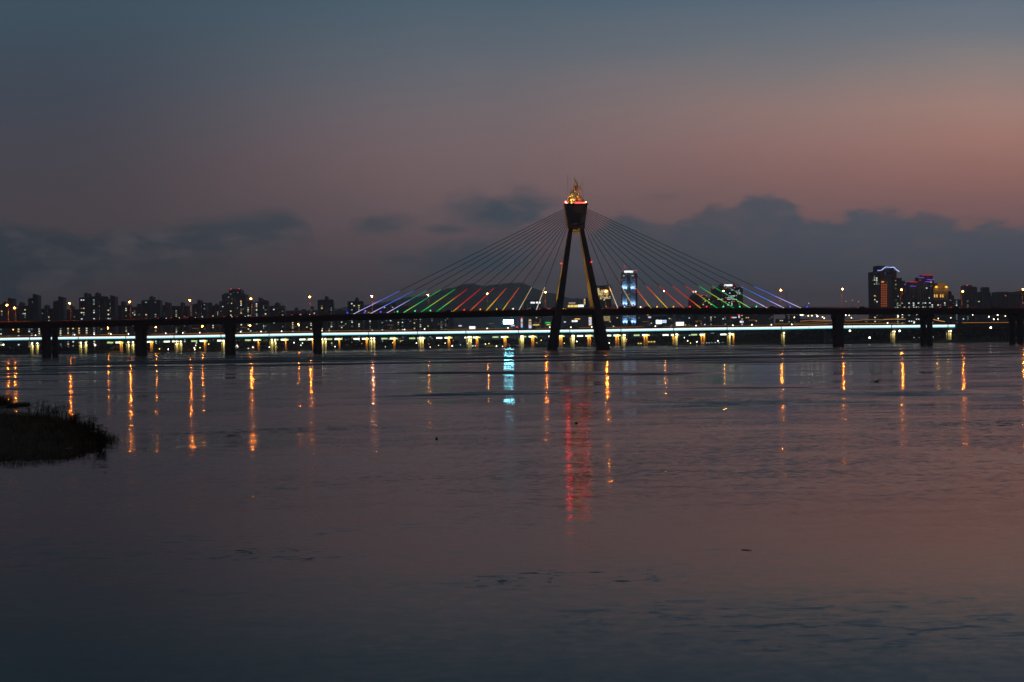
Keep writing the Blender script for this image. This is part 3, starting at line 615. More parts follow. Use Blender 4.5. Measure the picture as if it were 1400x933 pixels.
# glowing strip in place of lamplight on the far parapet, uneven along it
for a, b, s in ((-60, 60, .30), (78, 110, .22), (110, 130, .1), (130, 168, .42), (200, 236, .35), (246, 300, .42), (318, 360, .38), (365, 430, .25), (440, 520, .38), (520, 560, .34), (560, 600, .1), (600, 650, .3), (650, 700, .3), (730, 748, .3), (790, 812, .36), (828, 880, .3), (905, 980, .22), (980, 1078, .2), (1085, 1133, .45), (1155, 1240, .42), (1318, 1390, .5), (1390, 1460, .3)):
    mt = glow('rail_glow_%d' % int(s * 100), (1, .36, .03), s)
    sweep2('lamplit_strip', [(13.0, 3.55), (13.3, 3.55), (13.3, 3.15), (13.0, 3.15)], mt, a, b, rail)
COL2 = surf('pier_concrete', (.46, .44, .36), .8)
for i, px in enumerate(PX2):
    Y = Y2(px); c = pt(px, band(px), Y); zt = c.z - 3.2
    cap = MB(); cap.box(c.x - .1, c.x + 4.2, Y + 1.0, Y + 15.6, zt - .9, zt - .02); cp = cap.build('pier', CONC_D, rail)
    for d in (2.0, 14.4):
        cx = c.x + 2.4 + d * .146
        m = MB(); m.loft([column_ring(cx, Y + d, .98, 1.0, z) for z in (-2, zt - .902)]); m.build('column', COL2, cp)
        m = MB(); m.box(cx - 2.5, cx - 1.6, Y + d - .4, Y + d + .4, -2, zt - .904); m.build('column_dim_side', surf('olive_concrete', (.12, .12, .07), .9), cp)  # dark shaft added for the column's dim, unlit side
        if px > 0:
            m = MB(); m.box(cx - .75, cx + .75, Y + d - 2.6, Y + d - 1.9, zt - 2.4, zt - .95); m.build('downlight', glow('downlight_face', (1, .96, .75), 2.4), cp)
            link_light('column_light', 'SPOT', (cx + .3, Y + d - 4.2, zt - 1.4), 8000 if px < 1000 else 5000, (1, .80, .30), rail, .3, (cx, Y + d, zt - 9), 120, .5)
    m = MB(); m.box(c.x + .2, c.x + 5, Y - .2, Y + 16.5, -2, .5); m.build('footing', surf('olive_concrete', (.12, .12, .07), .9), cp)
    m = MB(); m.box(c.x - .35, c.x + .35, Y - .34, Y - .14, c.z - 2.2, c.z + 2.0); m.build('pilaster', CONC_D, rail)
# small globe lamps and taller orange lamps on the second bridge
def small_lamp(px, py, Y, mat, r, label, group, zb=None, cat='lamp', name='deck_lamp', poled=True):
    c = pt(px, py, Y); zb = c.z - 3 if zb is None else zb
    o = thing(name, label, cat, (c.x, Y, zb), group)
    if poled: m = MB(); m.tube([(c.x, Y, zb), (c.x, Y, c.z)], .09, 4); m.build('pole', STEEL, o)
    m = MB(); m.ball(c, r, 1); m.build('lamp_globe', mat, o)
    if mat is SODIUM_S: m = MB(); m.ball(c + Vector((0, .5, 0)), r * 2.0, 2, (1, .3, 1)); m.build('lamp_halo', HALO, o)
    return o
for i, (px, py) in enumerate(((48.6, 458.7), (78, 458.6), (101.9, 457.8), (128.7, 457.4), (151.6, 457), (175.7, 456.7), (200, 456.3), (226.5, 455.9), (250, 455.4), (273, 455), (329, 454), (357, 453.6), (385, 453.2), (440, 452.3), (553, 450.8), (580.5, 450), (666, 449.2), (694.5, 448.6), (751.5, 447.6), (780.5, 447.6), (809, 447.2), (896, 446.2), (951.5, 445.5), (1002, 445), (1028, 444.4), (1054.5, 444.3), (1082.5, 443.8), (1213.5, 441.8), (1250, 441))):
    small_lamp(px, py, Y2(px) + 12, glow('globe_lamp', (1, .82, .62), 5), .62, f'small white globe lamp on the white-banded bridge, {ORD[i]} from the left', 'globe lamps along the second bridge', zb=pt(px, band(px), Y2(px)).z + 1.36)
for i, (px, py) in enumerate(((18, 451), (81, 450), (147.5, 448.7), (213, 447.6), (276.6, 446.3), (342, 445.4), (408, 443.9))):
    small_lamp(px, py, Y2(px) + 8, SODIUM_S if i > 1 else glow('sodium_faint', (1, .30, .05), 14, True), .6 if i > 1 else .5, f'orange lamp on a pole on the white-banded bridge, {ORD[i]} from the left', 'orange lamps on the second bridge', zb=pt(px, band(px), Y2(px)).z + 1.36, cat='street lamp', name='street_lamp')
for i, (px, py) in enumerate(((267, 449.6), (333, 448.4), (401, 447.2), (467, 446), (534, 444.8), (602, 443.6), (671, 442.6), (735, 441.8), (883, 440.2), (955, 439.4), (1029, 438.2))):
    Y = Y2(px) + 7; c = pt(px, py, Y); zb = pt(px, band(px), Y2(px)).z + 1.36
    o = thing('overhead_gantry', f'thin amber-lit overhead gantry on the white-banded bridge, {ORD[i]} from the left', 'gantry', (c.x, Y, zb), 'amber gantries on the second bridge')
    m = MB(); m.box(c.x - 3.4, c.x + 3.4, Y, Y + .4, c.z, c.z + .35); m.build('beam', glow('gantry_glow', (1, .42, .08), .3), o)  # beam glows by itself in place of lamplight on it
    for s in (-3.2, 3.0): m = MB(); m.box(c.x + s, c.x + s + .2, Y + .1, Y + .3, zb, c.z - .002); m.build('post', STEEL, o)

# ================================================================== THIRD BRIDGE (orange columns)
def Y3(px): return 1980.0
topY3 = [(-300, 473), (0, 470), (130, 468.2), (340, 464.4), (575, 461.8), (700, 460.0), (830, 458.2), (955, 457.0), (1040, 456.2), (1700, 449)]
def b3(px): return interp(topY3, px)
c3 = pt(700, 474, 1980); third = thing('road_bridge', 'farther road bridge on orange-lit columns, seen below the white-banded bridge', 'bridge', (c3.x, 1980, 0))
sweep2('deck_girder', [(0, 6.5), (19, 6.0), (19, 2.6), (0, 2.6)], CONC_D, -300, 1300, third, 60, Y3, b3)
COL3 = surf('orange_pier', (.5, .42, .3), .8)
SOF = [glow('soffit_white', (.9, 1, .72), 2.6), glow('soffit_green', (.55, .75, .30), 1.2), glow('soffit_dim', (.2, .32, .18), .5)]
for i, px in enumerate([162.5, 204, 240, 277.5, 313, 351, 388.5, 425.5, 462, 499.5, 537.5, 575.5, 612.5, 651, 689.5, 727.5, 766, 805, 843.5, 882.5, 922, 961, 1001]):
    c = pt(px, b3(px), 1980); zt = c.z + 2.5
    cap = MB(); cap.box(c.x - 5, c.x + 5, 1981, 1998, zt - 1.6, zt); cp = cap.build('pier', CONC_D, third)
    for d in (2.0, 16.0):
        if px > 1000 and d > 3: continue
        cx = c.x + (1.8 if d < 3 else 0)
        m = MB(); m.loft([column_ring(cx, 1980 + d, 1.1, 1.1, z) for z in (-2, zt - 1.602)]); m.build('column', COL3, cp)
        link_light('column_light', 'SPOT', (cx, 1980 + d - 4.5, zt - 2.2), 9000, (1, .40, .03), third, .4, (cx, 1980 + d, zt - 9), 120, .5)
    m = MB(); m.box(c.x - 3, c.x + 5, 1979, 2001, -2, .9); m.build('footing', CONC_D, cp)
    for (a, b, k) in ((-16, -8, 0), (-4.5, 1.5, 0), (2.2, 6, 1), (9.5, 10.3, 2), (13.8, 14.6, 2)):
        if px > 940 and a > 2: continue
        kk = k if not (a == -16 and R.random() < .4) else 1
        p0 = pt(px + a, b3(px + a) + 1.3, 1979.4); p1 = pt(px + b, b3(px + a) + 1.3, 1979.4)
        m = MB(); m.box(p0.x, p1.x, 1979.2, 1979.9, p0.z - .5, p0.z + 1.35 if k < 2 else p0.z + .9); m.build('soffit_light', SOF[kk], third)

# ================================================================== CITY
GZ = 2.8
WALLS = [surf('wall_slate', (.16, .17, .18), .85, scale=.05), surf('wall_grey', (.24, .24, .25), .85, scale=.05), surf('wall_warm', (.26, .22, .20), .85, scale=.05), surf('wall_blue', (.14, .19, .24), .7, scale=.05), surf('wall_dark', (.07, .075, .08), .8, scale=.05)]
def block(mb, x0, x1, ytop, Y, dep, ytop_r=None, base=None):
    a = pt(x0, ytop, Y); b = pt(x1, ytop_r if ytop_r is not None else ytop, Y)
    a.z = pt((x0 + x1) / 2, ytop, Y).z; b.z = pt((x0 + x1) / 2, ytop_r, Y).z if ytop_r is not None else a.z
    mb.box(a.x, b.x, Y, Y + dep, GZ if base is None else base, a.z, top=(a.z, b.z)); return a.x, b.x, min(a.z, b.z)
def facade(parent, X0, X1, zt, Yf, p=.05, cols=(), pc=.45, pal=(0, 1, 2, 3, 5), fh=2.9, bay=3.3, rr=None, z0=6, ww=2.0, wh=1.5, unlit=True, lit_h=1.0):
    rr = rr or R; nb = max(1, int((X1 - X0 - 1) / bay)); off = ((X1 - X0) - nb * bay) / 2
    lit = MB(); dark = MB(); z = z0
    act = [int(c * nb) for c in cols]
    while z + wh < zt - 1.2:
        for i in range(nb):
            x = X0 + off + i * bay + (bay - ww) / 2
            pr = pc if i in act else p
            if rr.random() < pr:
                lit.cur = rr.choice(range(len(pal))); lit.quad((x, Yf - .1, z), (x + ww, Yf - .1, z), (x + ww, Yf - .1, z + wh * lit_h), (x, Yf - .1, z + wh * lit_h))
            elif unlit: dark.quad((x, Yf - .06, z), (x + ww, Yf - .06, z), (x + ww, Yf - .06, z + wh), (x, Yf - .06, z + wh))
        z += fh
    lit.build('lit_window', [WIN[k] for k in pal], parent, kind='stuff')
    if unlit: dark.build('window', GLASS_D, parent, kind='stuff')
def apartment(label, Y, main, cores=(), wedge=None, wall=0, cols=(.2, .75), p=.03, pc=.4, pal=(0, 1, 2, 3, 5), dep=14, win=True, cat='apartment block', name='apartment_block', red=None):
    """main: list of (x0, x1, ytop[, ytop_right]); cores: stair towers rising above, standing 1.5 m proud"""
    cx = pt((main[0][0] + main[0][1]) / 2, 440, Y).x
    o = thing(name, label, cat, (cx, Y, GZ), 'city buildings beyond the bridges'); rr = random.Random(hash(round(main[0][0] * 10)) & 0xffff)
    for i, mseg in enumerate(main):
        Yb = Y + i * 2.3; m = MB(); X0, X1, zt = block(m, mseg[0], mseg[1], mseg[2], Yb, dep, mseg[3] if len(mseg) > 3 else None); m.build('wall', WALLS[wall], o)
        m = MB(); m.box(X0 + 1, X1 - 1, Yb + 1, Yb + dep - 1, zt + .003 if len(mseg) < 4 else zt - 3, zt + .8 if len(mseg) < 4 else zt - 2.9); m.build('roof_parapet', CONC_D, o)
        # balcony lines
        if win: facade(o, X0, X1, zt, Yb, p, cols, pc, pal, rr=rr)
    for (a, b, yt, *yr) in cores:
        m = MB(); X0, X1, zt = block(m, a, b, yt, Y - 1.5, dep + 1, yr[0] if yr else None); m.build('stair_tower', WALLS[0 if wall != 0 else 3] if (yr or wall == 4) else WALLS[wall], o)
        m = MB(); m.box((X0 + X1) / 2 - .8, (X0 + X1) / 2 + .8, Y + 2, Y + 4, zt - 1.5, zt + 1.6) if not yr else m.box(X0 + 1, X0 + 1.3, Y + 2, Y + 2.3, zt - 1.5, zt + 3); m.build('roof_box', CONC_D, o)
    for x, y in (red or ()):
        q = pt(x, y, Y); m = MB(); m.ball(q, .75); m.build('aviation_light', RED, o)
    return o
A = apartment
A('dark apartment block cut by the left edge of the picture above the bridge', 2350, [(-12, 4.5, 417)], wall=0, cols=(.9,))
A('stepped apartment tower with slanted top behind the leftmost street lamp', 2200, [(3.5, 18, 413.5)], [(10.5, 17.6, 407.4, 408.8)], wall=0, cols=(), p=.01)
A('low apartment block with a narrow stair tower between the two leftmost slanted towers', 2400, [(17.5, 39, 419)], [(26, 30.5, 414)], wall=4, cols=(.85,), pc=.5)
A('tall slanted-top apartment tower, third building group from the left, one lit window pair', 2200, [(38, 51.7, 408.5, 406.5)], [(44.7, 51.8, 402, 404)], wall=0, cols=(), p=.012)
A('low apartment block with many lit windows between the two tall slanted towers', 2400, [(51.7, 73, 422.6)], [(60.5, 64.8, 417.7)], wall=4, cols=(.15, .7), pc=.6)
A('slanted-top apartment tower left of the second orange street lamp, almost unlit', 2200, [(72.5, 86.6, 412.4, 409.5)], [(79.6, 86.7, 405.3, 407)], wall=0, cols=(), p=.006)
A('low apartment block behind the second orange street lamp', 2400, [(86.5, 107.8, 424)], [(95.5, 99, 419)], wall=4, cols=(.1, .7), pc=.5)
A('widest tall apartment block on the left with two roof towers and columns of lit windows', 2150, [(107.8, 121.4, 407.4, 405.6), (121.4, 145, 406.2), (145, 157.6, 410, 408.5)], [(115, 121.3, 400.3, 401.6), (130, 134.5, 401), (150.6, 157.6, 403.8, 406)], wall=0, cols=(.25, .62), pc=.45, p=.03)
A('low apartment block with lit windows right of the widest tall block', 2400, [(157.7, 178, 418.3)], [(165.4, 170, 413)], wall=4, cols=(.15, .8), pc=.65)
A('stepped dark block behind the third orange street lamp', 2450, [(178, 187, 420.5), (187, 193.5, 416.3)], wall=0, cols=(.5,), pc=.25)
A('apartment block with central roof tower and two lit wings above the second pier', 2200, [(193, 219, 411.2)], [(204, 209, 406)], wall=3, cols=(.2, .72), pc=.65)
A('rounded grey tower with a reddish crown right of the second pier', 2300, [(219.5, 232.5, 418), (225.2, 232.2, 412.8, 414.5)], wall=2, cols=(), p=.01)
A('low dark block with pale lit windows between rounded grey tower and fourth lamp', 2350, [(232.6, 246, 419.2), (246, 257.6, 419)], [(246.6, 250.4, 414.3)], wall=0, cols=(.5,), pc=.5)
A('dark stepped apartment block just right of the fourth street lamp', 2250, [(262.5, 270, 416.5, 415), (270, 282.6, 414.8)], [(269.6, 275, 410.2, 411)], wall=0, cols=(.8,), pc=.45)
A('low block with two small roof towers left of the domed tower complex', 2350, [(283, 299, 418.8)], [(284.5, 288, 414.5), (293.2, 297, 416.4)], wall=4, cols=(.45, .9), pc=.5)
A('large stepped tower complex with red beacons on its chamfered crown, tallest on the left', 2900, [(299.5, 341, 412.5), (303.2, 336.2, 403.2), (305.5, 311, 401.6), (312.6, 330, 397.2), (315, 327.6, 395.8)], [], wall=3, cols=(.3,), p=.05, pc=.2, dep=30, red=[(315.8, 395.4), (326.6, 395.2)])
A('dark slab in front of the beaconed tower complex with warm windows', 2300, [(309, 322, 419.5), (326, 336, 409.3)], wall=0, cols=(.4,), pc=.4)
A('narrow block just left of the fifth street lamp', 2350, [(336.2, 345, 412.8)], wall=0, cols=(.4,), pc=.5)
A('apartment block with slanted roof tower right of the fifth street lamp', 2250, [(347.8, 353.5, 413.2), (353.5, 366, 411.6)], [(353.3, 359, 407, 408.6)], wall=0, cols=(.6, .85), pc=.5)
A('low dark block with two roof steps right of the slanted roof tower', 2350, [(366, 388.6, 419)], [(375.5, 381.5, 414.6)], wall=0, cols=(.3, .5, .9), pc=.35)
A('far low jagged block just left of the sixth street lamp', 2900, [(390.5, 420, 425.4), (412, 417.5, 423.6)], [(402.6, 406.6, 421)], wall=3, cols=(), p=.02)
A('far low dark block behind the sixth street lamp', 2900, [(420.5, 434, 425), (424.5, 428, 419.6)], wall=3, cols=(.6,), p=.05)
A('isolated square apartment tower with roof stub right of the sixth street lamp', 2200, [(434, 455.5, 410.6)], [(444, 448, 406)], wall=3, cols=(.3, .85), pc=.6)
A('small far block between the two isolated square towers', 2900, [(456, 472, 425.3), (462.5, 467, 423.5)], wall=3, cols=(), p=.02)
A('isolated square apartment tower with roof stub left of the seventh street lamp', 2200, [(475, 496.5, 412.6)], [(485.4, 489.4, 408)], wall=3, cols=(.3, .82), pc=.5)
A('low ragged row of far blocks behind the outermost left stays', 2900, [(497, 512, 419.5), (512, 530, 417.3), (530, 541, 414.8), (541, 560, 419)], wall=3, cols=(.5,), pc=.25, p=.04)
# under the deck, left: long low slabs with bright stair columns
A('long low slab block with white stair lights at the far left under the bridge', 2050, [(-30, 29, 445.5), (29.6, 57, 446)], wall=2, cols=(.52, .95, .3), pc=.85, p=.01, pal=(1, 0, 5))
A('long low reddish slab block with stair lights between first and second piers', 2050, [(79, 103.5, 445.5), (104.2, 132.5, 445.5)], wall=2, cols=(.1, .55, .92), pc=.9, p=.01, pal=(1, 0, 5))
row = [(134, 160), (160.5, 184), (201, 216), (216.5, 240), (240.5, 262), (262.5, 284), (284.5, 307), (322, 344), (344.5, 368), (368.5, 392), (392.5, 416), (416.5, 428), (440, 461), (461.5, 478), (478.5, 497), (497.5, 517), (517.5, 536), (536.5, 558), (558.5, 577), (577.5, 598), (598.5, 614)]
where = ['just left of the second pier', 'immediately beside the second pier', 'right of the second pier', 'second right of the second pier', 'third right of the second pier', 'second left of the third pier', 'left of the third pier',
         'right of the third pier', 'second right of the third pier', 'third right of the third pier', 'second left of the fourth pier', 'left of the fourth pier', 'right of the fourth pier', 'second right of the fourth pier', 'third right of the fourth pier', 'fourth right of the fourth pier',
         'fifth right of the fourth pier', 'sixth right of the fourth pier', 'seventh right of the fourth pier', 'next to last before the open hill view', 'last before the open hill view']
for i, (a, b) in enumerate(row):
    yt = interp([(130, 441), (300, 436.5), (430, 433), (620, 428.5)], (a + b) / 2) + R.uniform(-1, .6)
    A('dark apartment slab seen under the near bridge, ' + where[i], 2500 + R.uniform(-60, 60), [(a, b, yt)], wall=R.choice([0, 3, 4, 0]), cols=(R.uniform(.2, .5), R.uniform(.55, .95)), pc=.45, p=.04)
A('pale grey slab block at the right end of the apartment row under the deck', 2450, [(614.3, 621, 427.5)], wall=1, cols=(), p=.0)

# centre
def sign(x0, x1, y0, y1, Y, mats, label, name='lit_sign', cat='sign', legs=True, rows=None, dep=.6, group=None):
    a = pt(x0, y0, Y); b = pt(x1, y1, Y)
    o = thing(name, label, cat, ((a.x + b.x) / 2, Y, b.z), group)
    m = MB(); m.box(a.x, b.x, Y, Y + dep, b.z, a.z); m.build('sign_panel', mats[0], o)
    for (u0, u1, v0, v1, mm) in (rows or ()):
        m = MB(); m.box(a.x + (b.x - a.x) * u0, a.x + (b.x - a.x) * u1, Y - .2, Y - .02, b.z + (a.z - b.z) * v0, b.z + (a.z - b.z) * v1); m.build('sign_face', mm, o)
    if legs:
        for k in (.25, .75):
            X = a.x + (b.x - a.x) * k; m = MB(); m.box(X - .3, X + .3, Y + .1, Y + dep - .1, GZ, b.z - .003); m.build('post', STEEL, o)
    return o
SW = glow('sign_white', (1, 1, 1), 1.6); SCY = glow('sign_cyan_white', (.2, .7, .9), 4, True); SY = glow('sign_yellow', (1, .72, .15), 1.2); SR = glow('sign_red', (1, .05, .03), 1.3); SB = glow('sign_blue', (.25, .4, 1), 1.2)
SG = glow('sign_green', (0, .9, .08), 1.0); SO = glow('sign_orange', (1, .3, .05), 1.2); SDK = surf('sign_back', (.05, .05, .06), .7); SLV = glow('sign_lavender', (.75, .75, 1), 1.0); SP = glow('sign_purple', (.25, .1, 1), .65); SPK = glow('sign_pink', (.9, .6, .45), .55)
sign(688, 702, 437.2, 443.2, 2400, [SCY], 'bright cyan-white billboard under the near bridge deck, left of the pylon', rows=[(.04, .96, .08, .92, glow('billboard_face', (.20, .78, 1), 110, True))])
sign(641.6, 649.8, 446.4, 450.6, 2380, [SW], 'small white billboard just above the white light band at centre left')
sign(626.8, 631.5, 444.8, 446.6, 2400, [SLV], 'tiny lavender lit sign right of the apartment row')
A('squat dark building with white rooftop sign left of the pylon, above the deck', 2700, [(719, 741, 411.5), (716, 719, 413)], wall=0, cols=(), p=0, cat='building', name='office_building')
sgn = sign(725.6, 739, 412.6, 415.4, 2696, [SDK], 'white lit rooftop sign on the squat dark building left of the pylon', legs=False, rows=[(0, .2, .15, .9, SW), (.24, .42, .1, .8, SW), (.54, .76, .15, .9, SW), (.83, 1, .1, .9, SW)])
sign(712, 714.6, 434.5, 448.2, 2500, [SLV], 'tall narrow multicoloured sign left of the pylon under the deck', rows=[(0, 1, .86, 1, SR), (0, 1, .4, .6, SPK), (.2, .8, .2, .38, SO), (0, 1, 0, .14, SB)])
sign(722.6, 726.8, 440, 449, 2500, [SPK], 'narrow pale lit tower sign left of the pylon', rows=[(0, 1, 0, .45, SLV)]); sign(723, 726.2, 437.2, 438.8, 2510, [SY], 'small yellow lit sign above the narrow pale tower sign')
sign(697.6, 703.6, 444.2, 446.2, 2390, [SLV], 'small red and white sign below the cyan billboard', rows=[(0, .3, 0, 1, SR)]); sign(705.3, 708.4, 446.6, 448.4, 2390, [SR], 'small red sign below right of the cyan billboard')
sign(745.6, 752.8, 440.8, 442.2, 2500, [SG], 'green strip sign beside the left pylon legs'); sign(746.8, 752.6, 443.6, 444.8, 2505, [SY], 'yellow strip sign below the green strip sign'); sign(728.5, 737.4, 443.9, 445, 2505, [SY], 'thin yellow lit strip left of the green strip sign')
A('low mid-grey block under the deck left of the pylon with yellow windows', 2700, [(728, 744, 430.5)], wall=3, cols=(.3, .6), pc=.3, p=.06, pal=(0, 3), cat='building', name='office_building')
A('low wide hall under the deck between the pylon legs', 2600, [(772, 806, 432), (778, 784, 429)], wall=2, cols=(), p=.01, cat='building', name='office_building')
sign(781.8, 789.6, 438.3, 440.4, 2560, [SW], 'white lit sign between the pylon legs under the deck'); sign(785.6, 793, 435.7, 437.2, 2565, [SO], 'orange lit sign between the pylon legs under the deck', rows=[(0, 1, .3, .8, SY)]); sign(770.8, 773.6, 439.6, 441.3, 2560, [SLV], 'small white lit sign beside the left pylon leg under the deck')
sign(804.8, 808.9, 434, 445, 2560, [SLV], 'tall white and blue sign beside the right pylon leg under the deck', rows=[(0, 1, .84, 1, SY), (0, .5, .66, .84, SB), (0, .3, .2, .4, SO), (0, 1, 0, .1, SY)])
sign(776.4, 791, 417.4, 420.2, 2640, [SY], 'long yellow-lit roof edge between the pylon legs above the deck', rows=[(0, 1, .2, .9, SY)]); sign(790.6, 798.2, 416.8, 420, 2635, [SW], 'white rounded lit roof right of the yellow roof edge', rows=[(0, .9, .1, 1, SW)])
sign(777, 787, 413.8, 416.3, 2001, [SDK], 'pinkish lit hoarding above the yellow roof edge', rows=[(0, 1, .7, 1, SPK), (.1, .3, .05, .65, SPK), (.38, .55, .05, .65, SPK), (.62, .8, .05, .65, SPK), (.85, .95, .3, .65, SPK)])
ob = MB(); q = pt(790.2, 409.5, 2700); ob.box(q.x - .8, q.x + .8, 2700, 2701.6, GZ, q.z); tag(ob.build('chimney', surf('chimney_paint', (.3, .3, .22), .8), loc=(q.x, 2700, GZ)), 'slim pale chimney behind the deck between the pylon legs', 'chimney')
o = A('narrow far tower with stacked amber windows just left of the right pylon legs', 2800, [(797.5, 804, 408)], wall=3, cols=(), p=0, cat='building', name='office_tower')
m = MB()
for k in range(4): q = pt(799.3, 409.5 + k * 2.1, 2799); m.quad((q.x - 1.4, 2799.8, q.z - .9), (q.x + 1.4, 2799.8, q.z - .9), (q.x + 1.4, 2799.8, q.z + .9), (q.x - 1.4, 2799.8, q.z + .9))
m.build('lit_window', WIN[0], o, kind='stuff')
o = A('broad dark office tower right of the pylon with rows of small warm windows', 2700, [(815.5, 835.8, 391)], [], wall=0, cols=(), p=.12, pal=(0, 3, 1, 0), cat='building', name='office_tower', dep=25)
rr = random.Random(5); m = MB()
for k in range(95):
    q = pt(rr.uniform(817.5, 831.5), rr.choice([397, 399, 401, 403, 405, 407, 408.5]) + rr.uniform(-.2, .2), 2699); m.quad((q.x - .9, 2699.7, q.z - .6), (q.x + .9, 2699.7, q.z - .6), (q.x + .9, 2699.7, q.z + .6), (q.x - .9, 2699.7, q.z + .6))
for k in range(14): q = pt(817.2 + rr.uniform(0, 1.5), 394.5 + k * .9, 2699); m.quad((q.x - 1.4, 2699.7, q.z - .4), (q.x + 1.4, 2699.7, q.z - .4), (q.x + 1.4, 2699.7, q.z + .4), (q.x - 1.4, 2699.7, q.z + .4))
m.build('lit_window', WIN[0], o, kind='stuff')
m = MB()
for k in range(5): q = pt(829.5, 433.2 + k * 1.35, 2699); m.box(pt(825, 434, 2699).x, pt(834, 434, 2699).x, 2699.5, 2699.8, q.z, q.z + .45)
m.build('lit_strip', WIN[0], o)

# blue-lit tower
def blue_tower():
    Y = 2900; o = thing('office_tower', 'tallest slim office tower with blue floodlit shafts and white crown sign, right of the pylon', 'building', (pt(860, 440, Y).x, Y, GZ), 'city buildings beyond the bridges')
    FAC = surf('metal_facade', (.38, .42, .46), .55, .2, scale=.04); DK = surf('tower_core', (.04, .05, .06), .6)
    for a, b, yt, dy_, mt, nm in ((850.4, 857.0, 372.5, 0, FAC, 'shaft'), (861.8, 868.4, 372.5, 0, FAC, 'shaft'), (857.05, 861.75, 370.8, 2.5, DK, 'core'), (868.45, 871, 374, 6, WALLS[2], 'rear_shaft')):
        m = MB(); X0, X1, zt = block(m, a, b, yt, Y + dy_, 30, None); m.build(nm, mt, o)
        if nm == 'shaft':
            m = MB(); n = 4
            for k in range(1, n): X = X0 + (X1 - X0) * k / n; m.box(X - .25, X + .25, Y - .5, Y - .002, GZ, zt - 1)
            m.build('mullion', FAC, o)
            m = MB(); z = GZ + 4
            while z < zt - 3: m.box(X0 + .3, X1 - .3, Y - .28, Y - .003, z, z + .35); z += 4
            m.build('floor_band', FAC, o, kind='stuff')
            for yy in (396.5, 418.2, 443.2):
                q = pt(a, yy, Y); m = MB(); m.box(X0 - .4, X1 + .4, Y - 4.5, Y - .52, q.z - .8, q.z); m.build('setback_ledge', FAC, o)
                for u in (.25, .8):
                    X = X0 + (X1 - X0) * u; m = MB(); m.box(X - .7, X + .7, Y - 3.2, Y - 2.4, q.z + .003, q.z + .8); m.build('uplight', glow('blue_face', (.25, .45, 1), 2.5), o)
                    link_light('blue_spot', 'SPOT', (X, Y - 2.8, q.z + 1.2), 10500, (.32, .58, 1), o, .3, (X, Y, q.z + 10), 110, .8)
    for x, y in ((851, 370.3), (850.2, 383), (849.9, 400), (868.3, 382.5), (868.2, 400), (850.2, 416.5), (868.3, 416.5), (868.6, 369.8), (854, 363.4), (854, 366.2), (870.6, 370.2)):
        q = pt(x, y, Y - 2); m = MB(); m.ball(q, .62); m.build('aviation_light', RED, o)
    m = MB(); q = pt(854, 363.6, Y + 4); m.tube([(q.x, Y + 4, pt(854, 372, Y).z), (q.x, Y + 4, q.z)], .3, 5); m.build('roof_mast', STEEL, o)
    a = pt(853.4, 370.4, Y - 1); b = pt(866, 372.8, Y - 1); m = MB(); m.box(a.x, b.x, Y - 1.6, Y - .8, b.z, a.z); m.build('crown_sign', SW, o)
    for x in (853, 865): q = pt(x, 377.2, Y - 1); m = MB(); m.box(q.x - 1.8, q.x + 1.8, Y - .7, Y - .4, q.z - .5, q.z + .5); m.build('lit_window', WIN[0], o)
    m = MB()
    for k in range(26): q = pt(R.uniform(857.6, 861.2), R.uniform(390, 442), Y + 2); m.quad((q.x - .8, Y + 2.3, q.z - .5), (q.x + .8, Y + 2.3, q.z - .5), (q.x + .8, Y + 2.3, q.z + .5), (q.x - .8, Y + 2.3, q.z + .5))
    m.build('core_window', WIN[2], o, kind='stuff')
blue_tower()
o = A('dark pointed tower with two white globe lights left of the white-signed tower', 2700, [(942.3, 956, 407.5), (944.5, 956.5, 404), (947, 955.2, 400.4)], [], wall=3, cols=(), p=.02, cat='building', name='office_tower')
for x in (948.2, 951.4): q = pt(x, 399, 2700); m = MB(); m.ball((q.x, 2702, q.z), 1.5, 2); m.build('roof_globe', glow('roof_globe', (1, .95, .7), 1.6), o)
o = A('stepped mid-rise with scattered amber windows right of the pointed tower', 2650, [(955.8, 975, 407.6), (958.5, 966, 405)], [], wall=0, cols=(.2, .45, .7), p=.15, pc=.4, pal=(0, 3, 0), cat='building', name='office_building', red=[(959.6, 404.2), (965.8, 404.6)])
o = A('wide dark tower with white rooftop sign and lit window strips behind the green stays', 2700, [(974.6, 1015.6, 393.6), (985, 1006, 389.4)], [], wall=0, cols=(), p=.03, cat='building', name='office_tower', dep=25, red=[(974.9, 394.4), (993, 394), (1004, 393.8), (1005.8, 388.8), (1014.8, 393.6), (975, 412.5), (992.6, 412.6), (1003.5, 412)])
m = MB(); rr = random.Random(9)
for yy, a, b, d in ((400.3, 1007, 1012, .9), (402, 1008, 1013, .7), (405, 996, 1004, .8), (407.5, 992, 1002, .9), (409.4, 981, 988, .9), (409.4, 992, 1007, .8), (396.8, 1000, 1003, .9), (398.5, 1005, 1010, .7), (404.5, 1002, 1007, .5), (412.8, 1008.5, 1011, .9), (414.2, 996, 998, .9), (401.5, 991, 993, .9), (416, 1008, 1012, .5), (397, 1009, 1011, .6), (403, 992, 994, .6)):
    x = a
    while x < b:
        if rr.random() < d: q = pt(x, yy, 2699); m.quad((q.x, 2699.7, q.z - .5), (q.x + 1.0, 2699.7, q.z - .5), (q.x + 1.0, 2699.7, q.z + .5), (q.x, 2699.7, q.z + .5))
        x += 1.1
m.build('lit_window', WIN[1], o, kind='stuff')
sign(990, 1001.4, 389.2, 391.4, 2697, [SW], 'white lit sign on the roof of the wide tower behind the green stays', legs=False)
m = MB(); q = pt(871, 408, 3000)
